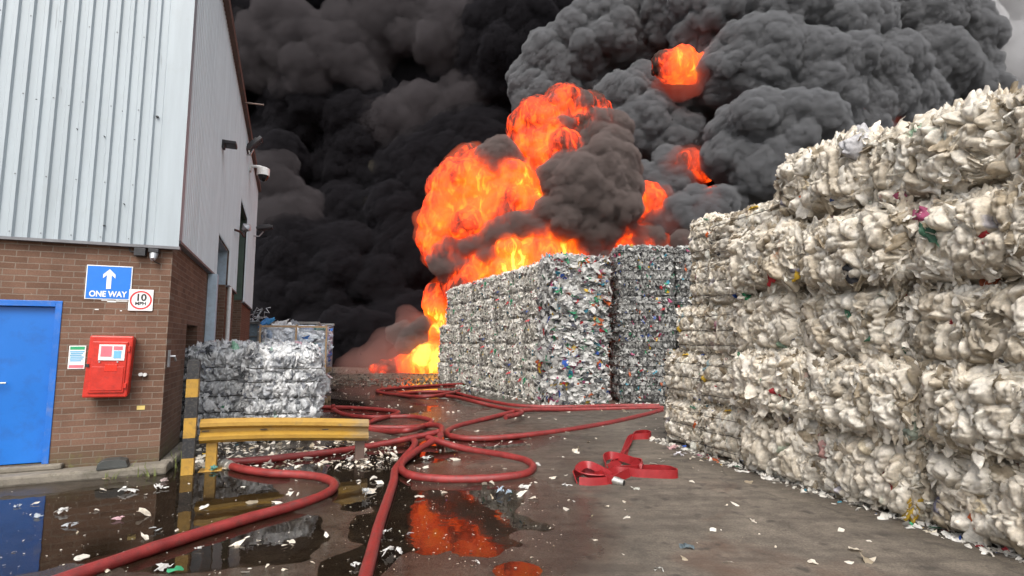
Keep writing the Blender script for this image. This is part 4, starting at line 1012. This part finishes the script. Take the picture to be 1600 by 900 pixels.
def scatter(n, areas, smin, smax, seed, kind, dark=None):
    g = np.random.default_rng(seed); P = []
    while len(P) < n:
        a = areas[g.choice(len(areas), p=np.array([q[4] for q in areas]) / sum(q[4] for q in areas))]
        c = gnd(g.uniform(a[0], a[1]), g.uniform(a[2], a[3])); P.append((c[0], c[1], 0))
    p = np.array(P); s = smin + (smax - smin) * g.random(n) ** 3; p[:, 2] = .008 + s * .12
    nr = np.array([0, 0, 1.0]) + g.normal(0, .3, (n, 3)); ax = g.normal(0, 1, (n, 3)) * np.array([1, 1, .1])
    col = palette(kind, n, g)
    if dark is not None: col = np.array(dark) * g.uniform(.5, 1.6, (n, 1))
    return flakes(p, nr, ax, s / 2, g.uniform(.3, .9, n), col, g, 4, .25, .15, .25)
V, Q, C = scatter(1700, [(300, 620, 682, 735, 6), (0, 560, 745, 900, .7), (560, 900, 690, 790, 1), (520, 760, 590, 660, 1.2), (560, 1040, 636, 700, 1.5), (820, 1500, 700, 895, 1.1), (1030, 1200, 690, 740, .5)], .012, .13, 11, 'white')
V2, Q2, C2 = scatter(3600, [(0, 560, 745, 900, .12), (560, 1600, 650, 900, 1.5), (520, 1040, 590, 700, 1)], .006, .022, 13, 'white')
V, Q, C = np.vstack([V, V2]), np.vstack([Q, Q2 + len(V)]), np.vstack([C, C2 * .8])
o = link('litter', npmesh('litter', V, Q, [M['film']], False, {'Col': C})); tag(o, 'countless small white plastic flakes strewn over the wet yard', 'litter', kind='stuff')
g = np.random.default_rng(12); nn_ = 1500; t = g.uniform(-.1, 6.4, nn_); q = np.abs(g.normal(0, .10, nn_)); p = np.stack([F0[0] + FA[0] * t + FN[0] * (q + .05), F0[1] + FA[1] * t + FN[1] * (q + .05), np.zeros(nn_)], 1)
t2 = g.uniform(-.2, 10, 900); q2 = np.abs(g.normal(0, .2, 900)) + .03; p2 = np.stack([mc[0] + mv[0] * t2 - mu[0] * q2, mc[1] + mv[1] * t2 - mu[1] * q2, np.zeros(900)], 1)
t3 = g.uniform(-.1, 3.4, 500); q3 = np.abs(g.normal(0, .2, 500)); p3 = np.stack([mc[0] + mu[0] * t3 + mv[0] * -q3, mc[1] + mu[1] * t3 * .4 - mv[1] * q3 - .05, np.zeros(500)], 1)
p = np.vstack([p, p2, p3]); nn_ = len(p); s = .02 + .09 * g.random(nn_) ** 3; p[:, 2] = .01 + s * .15
V, Q, C = flakes(p, np.array([0, 0, 1.0]) + g.normal(0, .5, (nn_, 3)), g.normal(0, 1, (nn_, 3)), s / 2, g.uniform(.3, .9, nn_), palette('mixed', nn_, g), g, 4, .25, .15, .25)
o = link('bale_fluff', npmesh('bale_fluff', V, Q, [M['film']], False, {'Col': C})); tag(o, 'fine plastic crumbs fallen along the feet of the stacks', 'litter', kind='stuff')
# burnt rubble in front of the fire
g = np.random.default_rng(21); nn_ = 3800; p = np.stack([g.uniform(-11, -2.6, nn_), g.uniform(19.5, 31, nn_), np.zeros(nn_)], 1); s = .05 + .10 * g.random(nn_) ** 2.5; p[:, 2] = s * .2
V, Q, C = flakes(p, np.array([0, -.2, 1.0]) + g.normal(0, .6, (nn_, 3)), g.normal(0, 1, (nn_, 3)), s / 2, g.uniform(.4, .9, nn_), np.array([.12, .105, .085]) * g.uniform(.4, 2.0, (nn_, 1)), g, 4, .5, .2, .25)
o = link('rubble', npmesh('rubble', V, Q, [M['film']], False, {'Col': C})); tag(o, 'burnt brown rubble strewn on the ground before the fire', 'rubble', kind='stuff')
# weeds at the wall foot
g = np.random.default_rng(31); V, Q = [], []
for k in range(46):
    bx, by = (g.uniform(.12, .3), g.uniform(.0, 1.0)) if k % 3 else (g.uniform(-.5, .1), g.uniform(-.34, -.28)); h_ = g.uniform(.05, .2); dx, dy = g.normal(0, .06, 2); ww = g.uniform(.004, .009)
    b0 = len(V); base = .1 if k % 3 == 0 else .02
    for t in (0, .5, 1): 
        for sgn in (-1, 1): V.append(wallpos(bx + dx * t * t + sgn * ww * (1 - t * .9), by + dy * t * t, base * 0 + h_ * t))
    Q += [(b0, b0 + 1, b0 + 3, b0 + 2), (b0 + 2, b0 + 3, b0 + 5, b0 + 4)]
o = link('weeds', npmesh('weeds', V, Q, [pmat('weed_leaf', (.12, .14, .035), .7, var=.3)])); tag(o, 'thin green weeds growing at the brick corner', 'weeds', kind='stuff')

# ------------------------------------------------------------------ smoke and fire
def remesh(V, Fq, vox):
    me = npmesh('tmp', V, Fq); o = link('tmp', me); md = o.modifiers.new('r', 'REMESH'); md.mode = 'VOXEL'; md.voxel_size = vox; md.adaptivity = 0
    dg = bpy.context.evaluated_depsgraph_get(); ev = o.evaluated_get(dg); m2 = ev.to_mesh()
    nv, nf = len(m2.vertices), len(m2.polygons); v = np.empty(nv * 3, np.float32); m2.vertices.foreach_get('co', v)
    nl = len(m2.loops); li = np.empty(nl, np.int32); m2.loops.foreach_get('vertex_index', li)
    ev.to_mesh_clear(); bpy.data.objects.remove(o); bpy.data.meshes.remove(me)
    return v.reshape(-1, 3).astype(float), li.reshape(-1, 4)
def vnormals(V, Fq):
    a, b_, c_, d_ = (V[Fq[:, i]] for i in range(4)); n_ = np.cross(c_ - a, d_ - b_); out = np.zeros_like(V)
    for i in range(3):
        out[:, i] = np.bincount(Fq.ravel(), np.repeat(n_[:, i], 4), len(V))
    return out / (np.linalg.norm(out, axis=1, keepdims=True) + 1e-9)
_t = bpy.data.meshes.new('ico')
import bmesh
_b = bmesh.new(); bmesh.ops.create_uvsphere(_b, u_segments=20, v_segments=12, radius=1); 
_b.to_mesh(_t); 
SV = np.array([v.co for v in _b.verts]); SFQ = [[v.index for v in f.verts] for f in _b.faces]; _b.free()
SF = np.array([q if len(q) == 4 else q + [q[-1]] for q in SFQ])
def lobes_mesh(L):
    VV, FF = [], []; o_ = 0
    for c, r in L: 
        VV.append(SV * r + np.array(c)); FF.append(SF + o_); o_ += len(SV)
    V = np.vstack(VV); Fq = np.vstack(FF); return V, Fq
def tri_clean(Fq): return Fq
def to_faces_mesh(L):
    bm = []; 
    me = bpy.data.meshes.new('tmp'); V, Fq = lobes_mesh(L)
    faces = [tuple(dict.fromkeys(q)) for q in Fq.tolist()]
    me.from_pydata(V.tolist(), [], faces); return me
def remesh_lobes(L, vox):
    me = to_faces_mesh(L); o = link('tmp', me); md = o.modifiers.new('r', 'REMESH'); md.mode = 'VOXEL'; md.voxel_size = vox
    dg = bpy.context.evaluated_depsgraph_get(); ev = o.evaluated_get(dg); m2 = ev.to_mesh()
    v = np.empty(len(m2.vertices) * 3, np.float32); m2.vertices.foreach_get('co', v); li = np.empty(len(m2.loops), np.int32); m2.loops.foreach_get('vertex_index', li)
    ev.to_mesh_clear(); bpy.data.objects.remove(o); bpy.data.meshes.remove(me)
    return v.reshape(-1, 3).astype(float), li.reshape(-1, 4)
def billow(L, vox, octs, vox2=None, octs2=(), seed=0, warp=.5):
    V, Fq = remesh_lobes(L, vox)
    def disp(V, Fq, octs, sd):
        for i, (cell, amp) in enumerate(octs):
            n_ = vnormals(V, Fq)
            Wp = V + warp * cell * (np.stack([vnoise(V, cell * 1.3, sd + 31 * i + j) for j in range(3)], 1) - .5)
            F1 = worley(Wp, cell, sd + i * 101)
            V = V + n_ * (amp * (.75 - 1.35 * np.minimum(F1, 1.0) ** 2))[:, None]
        return V
    V = disp(V, Fq, octs, seed)
    if vox2:
        V, Fq = remesh(V, Fq, vox2); V = disp(V, Fq, octs2, seed + 7)
    return V, Fq
def PX(px, py, rp, dep, sq=1.0):
    c = at(px, py, dep); return (c, rp / FPX * dep * sq)
def smoke_mat(name, bump=.5, bs=1.6):
    m, nt, n, l, b = new_mat(name)
    at_ = N(nt, 'ShaderNodeAttribute', attribute_name='Col'); geo = N(nt, 'ShaderNodeNewGeometry')
    nz = N(nt, 'ShaderNodeTexNoise', Scale=bs, Detail=7.0, Roughness=.62, Distortion=.4); l.new(geo.outputs['Position'], nz.inputs['Vector'])
    c = mixc(nt, 1.0, at_.outputs['Color'], ramp(nt, nz.outputs['Fac'], [(.3, .88), (.7, 1.1)]).outputs[0], 'MULTIPLY')
    l.new(c, b.inputs['Base Color']); b.inputs['Roughness'].default_value = 1.0; b.inputs['Specular IOR Level'].default_value = 0.0
    bp = N(nt, 'ShaderNodeBump', Strength=bump, Distance=.25); l.new(nz.outputs['Fac'], bp.inputs['Height']); l.new(bp.outputs[0], b.inputs['Normal'])
    return m
def smoke_vol(name, col, den, emit=None, es=0.0):
    m, nt, n, l, b = new_mat(name); n.remove(b)
    pv = N(nt, 'ShaderNodeVolumePrincipled'); pv.inputs['Color'].default_value = (*col, 1); pv.inputs['Density'].default_value = den
    if emit: pv.inputs['Emission Color'].default_value = (*emit, 1); pv.inputs['Emission Strength'].default_value = es
    l.new(pv.outputs[0], n['Material Output'].inputs['Volume']); m.cycles.homogeneous_volume = True
    return m
g = np.random.default_rng(40)
def jit(base, n, spread, rmul):
    """children round a main lobe"""
    out = []
    for (c, r) in base:
        out.append((c, r))
        for _ in range(n):
            d_ = g.normal(0, 1, 3); d_ /= np.linalg.norm(d_); d_[1] = -abs(d_[1]) * .8 if g.random() < .7 else d_[1]
            out.append((np.array(c) + d_ * r * spread, r * g.uniform(*rmul)))
    return out
grey = [PX(*a) for a in [
    (845, 150, 46, 37), (862, 105, 48, 37), (900, 75, 52, 37), (945, 58, 55, 37), (985, 50, 46, 37.5), (848, 190, 34, 37.5), (900, 130, 44, 38.5), (950, 105, 40, 38.5),
    (1400, -60, 110, 37), (1250, -60, 110, 35), (1110, -70, 100, 35), (1000, -30, 66, 38),
    (1055, 5, 68, 36), (1130, 35, 80, 34), (1210, 40, 92, 33.5), (1290, 70, 90, 33.5), (1185, 110, 76, 32), (1260, 140, 88, 32), (1340, 140, 85, 33), (1395, 150, 55, 33.5), (1300, 200, 75, 32.5), (1370, 195, 55, 33.5), (1150, 90, 50, 33),
    (975, 165, 44, 34.5), (1005, 200, 46, 34), (1040, 215, 40, 34), (1010, 145, 34, 35.5), (1062, 150, 40, 34.5), (1450, 110, 56, 34.8), (1440, 40, 60, 35.5), (1425, 215, 44, 34), (1490, 70, 52, 36), (1500, 150, 50, 36), (1090, 190, 36, 35.5), (965, 200, 34, 35.5),
    (1180, 215, 58, 29.0), (1225, 225, 62, 29.0), (1150, 240, 42, 29.2), (1275, 215, 38, 29.6), (1190, 262, 52, 28.6), (1240, 262, 46, 28.8), (1200, 195, 40, 29.2),
    (1038, 300, 34, 31), (1020, 345, 30, 31.5), (1085, 345, 36, 28.8), (1110, 375, 36, 28.6), (1060, 365, 34, 29.2), (1075, 400, 38, 29), (1130, 320, 30, 28.4), (1000, 290, 26, 32), (1045, 275, 28, 31.5)]]
fire_smoke = [PX(*a) for a in [
    (905, 300, 54, 26.8), (940, 275, 48, 27.2), (890, 338, 40, 26.6), (940, 325, 46, 27.0), (968, 300, 34, 27.6), (920, 365, 36, 27.2), (955, 240, 36, 28.0), (960, 205, 24, 28.4), (885, 285, 34, 26.8), (965, 345, 30, 27.8), (975, 260, 24, 28.2),
    (752, 306, 8, 27.2), (764, 310, 9, 27.0), (778, 315, 8, 27.0), (704, 378, 11, 27.0), (718, 384, 13, 26.9), (734, 388, 15, 26.8), (752, 382, 17, 26.7), (772, 372, 20, 26.6), (792, 364, 22, 26.6), (812, 354, 24, 26.6), (832, 350, 20, 26.7), (845, 362, 20, 26.8), (785, 385, 18, 26.6), (762, 395, 14, 26.6),
    (826, 268, 16, 27.8), (838, 285, 14, 27.7), (845, 190, 14, 27.6), (870, 165, 14, 27.9), (905, 165, 16, 28.0), (862, 200, 10, 27.4), (925, 215, 20, 27.6), (935, 190, 20, 27.9), (900, 240, 18, 27.2), (880, 255, 16, 27.0),
    (722, 338, 9, 27.0), (734, 333, 11, 26.9), (748, 330, 10, 26.9), (694, 300, 13, 27.6), (686, 325, 12, 27.4), (690, 352, 11, 27.2), (822, 208, 9, 27.7), (846, 226, 11, 27.4), (868, 214, 9, 27.3), (884, 200, 12, 27.4), (838, 252, 10, 27.4), (740, 288, 8, 27.2), (812, 428, 8, 26.6), (780, 425, 9, 26.6), (850, 385, 14, 26.7), (890, 412, 16, 26.9), (690, 404, 18, 27.0), (706, 418, 20, 26.9), (726, 424, 18, 26.9), (744, 416, 12, 26.9), (668, 505, 10, 27.6), (652, 522, 12, 27.6), (636, 538, 12, 27.6), (625, 520, 14, 28.2), (660, 530, 7, 27.4), (930, 400, 22, 27.2), (985, 395, 26, 28.2), (1010, 380, 26, 28.6),
    (778, 256, 34, 27.6), (755, 262, 22, 28.2), (798, 245, 20, 28.6), (1075, 385, 24, 28)]]
pale_right = [PX(*a) for a in [(1460, 90, 90, 39), (1530, 130, 90, 39), (1430, 30, 80, 38), (1520, 30, 100, 40), (1600, 90, 100, 41), (1660, 20, 130, 41), (1600, 200, 90, 40), (1480, 200, 80, 39), (1700, 180, 130, 41), (1560, -80, 140, 40), (1420, 260, 80, 36), (1550, 280, 100, 39), (1330, 290, 70, 34)]]
greyL = jit(grey, 5, .82, (.30, .52))
V, Fq = billow(greyL, .26, [(1.5, .50), (.75, .30)], .12, [(.42, .17), (.22, .07)], 3)
def heatpts(pts, V, ky=.6):
    h = np.zeros(len(V))
    for px, py, rp, dep, amt in pts:
        c = at(px, py, dep); r = rp / FPX * dep
        h = np.maximum(h, amt * np.clip(1 - np.linalg.norm((V - c) * np.array([1, ky, 1]), axis=1) / r, 0, 1))
    return h
def smoke(name, L, args, mat, label):
    V, Fq = billow(L, *args); o = link(name, npmesh(name, V, Fq, [mat], True)); tag(o, label, 'smoke', kind='stuff'); return o
smoke('grey_smoke', greyL, (.26, [(1.7, .70), (.8, .36)], .12, [(.42, .18), (.22, .07)], 3), smoke_vol('grey_smoke', (.275, .280, .290), 5.0), 'dense grey billowing smoke boiling up behind the bale stacks')
smoke('fire_smoke', jit(fire_smoke, 4, .82, (.3, .52)), (.2, [(1.0, .34), (.5, .2)], .105, [(.3, .11), (.16, .045)], 8), smoke_vol('fire_smoke', (.27, .225, .21), 4.8), 'brownish grey smoke rolling over the orange flames')
smoke('pale_smoke', jit(pale_right, 4, .82, (.3, .5)), (.4, [(2.2, .6), (1.0, .3)], .24, [(.55, .14)], 5), smoke_vol('pale_smoke', (.66, .66, .67), 1.1), 'paler grey smoke drifting behind the top of the right-hand stack')

# black curtain of smoke on the left and behind
dark = []
for py in np.arange(-190, 640, 95):
    for px in np.arange(-60, 1850, 105):
        dep = 46 + g.uniform(-3.5, 3.5) + (3 if px > 1350 else 0)
        dark.append(PX(px + g.uniform(-40, 40), py + g.uniform(-35, 35), g.uniform(70, 120), dep))
pale = [PX(*a) for a in [(420, 85, 48, 40), (460, 60, 55, 40), (505, 85, 45, 40), (470, 120, 42, 40), (395, 105, 35, 40), (540, 70, 45, 41), (380, 60, 50, 41), (560, 120, 36, 41),
     (620, 195, 45, 41), (660, 175, 40, 41), (730, 160, 42, 41.5), (700, 60, 60, 42), (600, 40, 60, 42), (640, 230, 36, 41),
     (420, 300, 48, 39), (450, 340, 52, 39), (425, 250, 40, 40), (470, 410, 60, 38.5), (540, 420, 60, 38.5), (440, 470, 55, 38), (520, 490, 60, 38), (600, 450, 55, 38), (640, 400, 50, 38.5), (620, 330, 40, 39), (580, 540, 60, 36), (640, 520, 45, 35), (480, 560, 50, 36), (410, 540, 50, 36)]]
smoke('black_smoke', dark + jit(pale[16:], 7, .85, (.28, .5)), (.40, [(2.4, .9), (1.1, .5)], .21, [(.55, .24), (.28, .09)], 9), smoke_vol('black_smoke', (.038, .036, .041), 2.6), 'black curtain of soot smoke filling the sky beside the warehouse')
smoke('brown_smoke', jit(pale[:16], 8, .9, (.22, .48)), (.34, [(1.7, .75), (.85, .42)], .16, [(.42, .19), (.2, .06)], 10), smoke_vol('brown_smoke', (.125, .114, .120), .9), 'dim brownish smoke puffs in front of the black curtain')
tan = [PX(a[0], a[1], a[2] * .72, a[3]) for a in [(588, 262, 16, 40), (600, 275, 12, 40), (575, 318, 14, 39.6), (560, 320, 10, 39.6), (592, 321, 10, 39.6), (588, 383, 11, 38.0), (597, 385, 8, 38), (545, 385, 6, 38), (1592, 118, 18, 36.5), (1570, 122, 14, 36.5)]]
smoke('sky_gap_puffs', jit(tan, 3, .9, (.3, .6)), (.14, [(.6, .22), (.3, .1)], None, (), 12), smoke_vol('sky_gap_puffs', (.48, .43, .31), .28), 'pale tan puffs standing in for bright sky gaps in the black smoke')  # tan colour stands in for sky brightness showing through the gaps

# flames
m, nt, n, l, b = new_mat('flames')
at_ = N(nt, 'ShaderNodeAttribute', attribute_name='burn'); geo = N(nt, 'ShaderNodeNewGeometry')
mp = N(nt, 'ShaderNodeMapping'); mp.inputs['Scale'].default_value = (1, 1, .42); l.new(geo.outputs['Position'], mp.inputs[0])
na = N(nt, 'ShaderNodeTexNoise', Scale=.55, Detail=5.0, Roughness=.55, Distortion=1.3); l.new(mp.outputs[0], na.inputs['Vector'])
nb_ = N(nt, 'ShaderNodeTexNoise', Scale=1.5, Detail=7.0, Roughness=.58, Distortion=1.5); l.new(mp.outputs[0], nb_.inputs['Vector'])
rg_ = math2(nt, 'ABSOLUTE', math2(nt, 'SUBTRACT', nb_.outputs['Fac'], .5))
hv = math2(nt, 'ADD', at_.outputs['Color'], math2(nt, 'MULTIPLY', math2(nt, 'SUBTRACT', na.outputs['Fac'], .5), 1.15))
hv = math2(nt, 'ADD', hv, math2(nt, 'MULTIPLY', math2(nt, 'SUBTRACT', nb_.outputs['Fac'], .5), .8))
hv = math2(nt, 'SUBTRACT', hv, ramp(nt, rg_, [(0.0, .12), (.06, 0.0)]).outputs[0])
cr = ramp(nt, hv, [(.10, (0, 0, 0)), (.22, (.05, .004, .001)), (.36, (.36, .018, .001)), (.55, (.92, .066, .003)), (.76, (1.0, .125, .006)), (.90, (1.0, .26, .015)), (1.0, (1.0, .52, .06))])
l.new(cr.outputs[0], b.inputs['Emission Color']); b.inputs['Emission Strength'].default_value = 1.4
b.inputs['Base Color'].default_value = (.05, .035, .03, 1); b.inputs['Roughness'].default_value = 1; b.inputs['Specular IOR Level'].default_value = 0
M['flames'] = m
fl = [PX(*a) for a in [
    (840, 200, 46, 28.5), (880, 180, 42, 28.8), (905, 205, 48, 28.8), (855, 235, 44, 28.2), (820, 230, 30, 28.6), (930, 225, 40, 28.9), (925, 180, 30, 29.2), (890, 245, 40, 28.3),
    (720, 300, 50, 28.2), (750, 290, 48, 28.0), (790, 290, 45, 28.2), (815, 300, 40, 28.2), (700, 340, 42, 28), (730, 345, 50, 27.8), (775, 330, 50, 27.9), (820, 340, 45, 28.2), (695, 380, 38, 28), (715, 410, 34, 28), (740, 265, 35, 28.6),
    (760, 420, 40, 27.6), (800, 410, 46, 27.6), (845, 400, 46, 27.6), (880, 385, 40, 27.8), (800, 450, 50, 27.6), (860, 440, 50, 27.6), (740, 450, 40, 27.6), (910, 400, 40, 28), (960, 380, 36, 28.6), (1000, 390, 36, 29.2), (955, 420, 50, 28.5), (1060, 410, 45, 29.4),
    (688, 478, 18, 28), (692, 500, 18, 28.2), (690, 525, 18, 28.2), (668, 556, 18, 27.8), (664, 570, 16, 27.6), (690, 465, 20, 28.2), (686, 550, 18, 28.2), (690, 572, 20, 28), (645, 566, 14, 28.2), (640, 573, 10, 28.0), (622, 572, 10, 28.0), (605, 575, 8, 27.8), (585, 578, 6, 27.6), (655, 535, 14, 28.8),
    (1038, 106, 20, 32.2), (1062, 103, 26, 32.2), (1088, 108, 20, 32.3), (1010, 318, 30, 29.6), (1085, 256, 20, 30.8), (1075, 254, 18, 30.8), (1340, 200, 60, 33.2), (1110, 318, 22, 28.9), (1100, 262, 16, 30.8)]]
flL = jit([(c_, r_ * .94) for c_, r_ in fl], 4, .8, (.28, .5))
V, Fq = billow(flL, .20, [(1.2, .40), (.6, .20)], .11, [(.3, .09)], 21)
heat = heatpts([(870, 205, 120, 28.4, .66), (840, 240, 80, 28, .8), (930, 200, 70, 28.6, .5), (740, 320, 130, 27.9, 1.0), (810, 300, 90, 28, 1.15), (700, 350, 90, 28, .9), (800, 420, 150, 27.5, 1.05), (870, 410, 110, 27.5, .95), (960, 390, 80, 28.5, .8), (665, 560, 60, 27.6, 1.5), (680, 500, 70, 28, 1.0), (640, 550, 50, 28.4, .6), (1065, 103, 60, 32, 1.1), (1010, 318, 45, 29.5, .8), (1085, 258, 60, 31, .55), (1340, 200, 80, 33, .25), (1110, 318, 40, 28.5, .6), (1060, 410, 60, 29.4, .7), (735, 275, 40, 28.4, 1.0), (815, 300, 42, 27.8, 1.55), (728, 268, 26, 28.2, 1.5), (705, 350, 44, 27.6, 1.4), (800, 410, 70, 27.2, 1.4), (850, 395, 50, 27.3, 1.35), (672, 562, 50, 27.6, 1.6), (690, 500, 60, 28, 1.1), (600, 575, 40, 27.5, .5), (630, 560, 50, 27.8, .6)], V)
heat = np.clip(heat * .92 + .07, 0, 1.1)
o = link('flames', npmesh('flames', V, Fq, [M['flames']], True, {'burn': heat})); tag(o, 'orange and yellow flames bursting out through the smoke', 'fire', kind='stuff')
smoke('flame_glow', jit([(c_, r_ * 1.03) for c_, r_ in fl[8:-10]], 3, .85, (.3, .55)), (.24, [(1.1, .35), (.55, .2)], .14, [(.3, .1)], 23), smoke_vol('flame_glow', (.30, .15, .10), .6, (1.0, .075, .004), .17), 'soft orange fire licking round the flames')
smoke('red_underglow', jit([PX(*a) for a in [(1062, 122, 30, 31.8), (1090, 118, 24, 31.8), (1080, 262, 30, 30.4), (1055, 268, 26, 30.4), (1012, 325, 30, 29.2), (1040, 340, 26, 28.9), (1100, 335, 26, 28.3), (1065, 395, 28, 28.6), (1330, 205, 40, 31.6), (1360, 190, 34, 31.8), (985, 372, 24, 27.8)]], 4, .9, (.3, .6)), (.24, [(1.0, .35), (.5, .2)], .14, [(.3, .1)], 61), smoke_vol('red_underglow', (.30, .16, .13), .45, (1.0, .05, .004), .045), 'red glow added to the smoke round the small flames for firelight')  # emission added to stand in for red firelight on the smoke
far = [PX(px + g.uniform(-30, 30), py, 130, 64) for py in range(-260, 640, 130) for px in range(-160, 1400, 130)]
mfar = pmat('backdrop_black', (.012, .012, .014), 1.0, var=.2, scale=.3, spec=0.0)
smoke('sky_stop_backdrop', far, (.8, [(4.0, 1.3), (2.0, .6)], None, (), 71), mfar, 'opaque black backdrop added behind the smoke to close sky specks')  # opaque layer added behind the smoke so no sky specks show
low = [PX(*a) for a in [(560, 572, 26, 27), (600, 566, 30, 27), (640, 556, 34, 27), (670, 545, 30, 28), (620, 545, 30, 28), (540, 578, 18, 26), (650, 520, 34, 28.6), (585, 560, 24, 28)]]
V, Fq = billow(jit(low, 3, .8, (.3, .6)), .3, [(1.1, .3)], None, (), 55)
V[:, 2] = np.maximum(V[:, 2], .03)
m, nt, n, l, b = new_mat('low_smoke'); n.remove(b)
pv = N(nt, 'ShaderNodeVolumePrincipled'); pv.inputs['Color'].default_value = (.85, .52, .45, 1); pv.inputs['Density'].default_value = .22; pv.inputs['Anisotropy'].default_value = .2  # pink of the firelight is put into the smoke colour
l.new(pv.outputs[0], n['Material Output'].inputs['Volume'])
o = link('low_smoke', npmesh('low_smoke', V, Fq, [m], True)); tag(o, 'thin smoke low beside the flames, firelight pink put into its colour', 'smoke', kind='stuff')
print('smoke verts', sum(len(o.data.vertices) for o in bpy.data.objects if o.name in ('grey_smoke', 'black_smoke', 'flames')), 'total objs', len(bpy.data.objects))
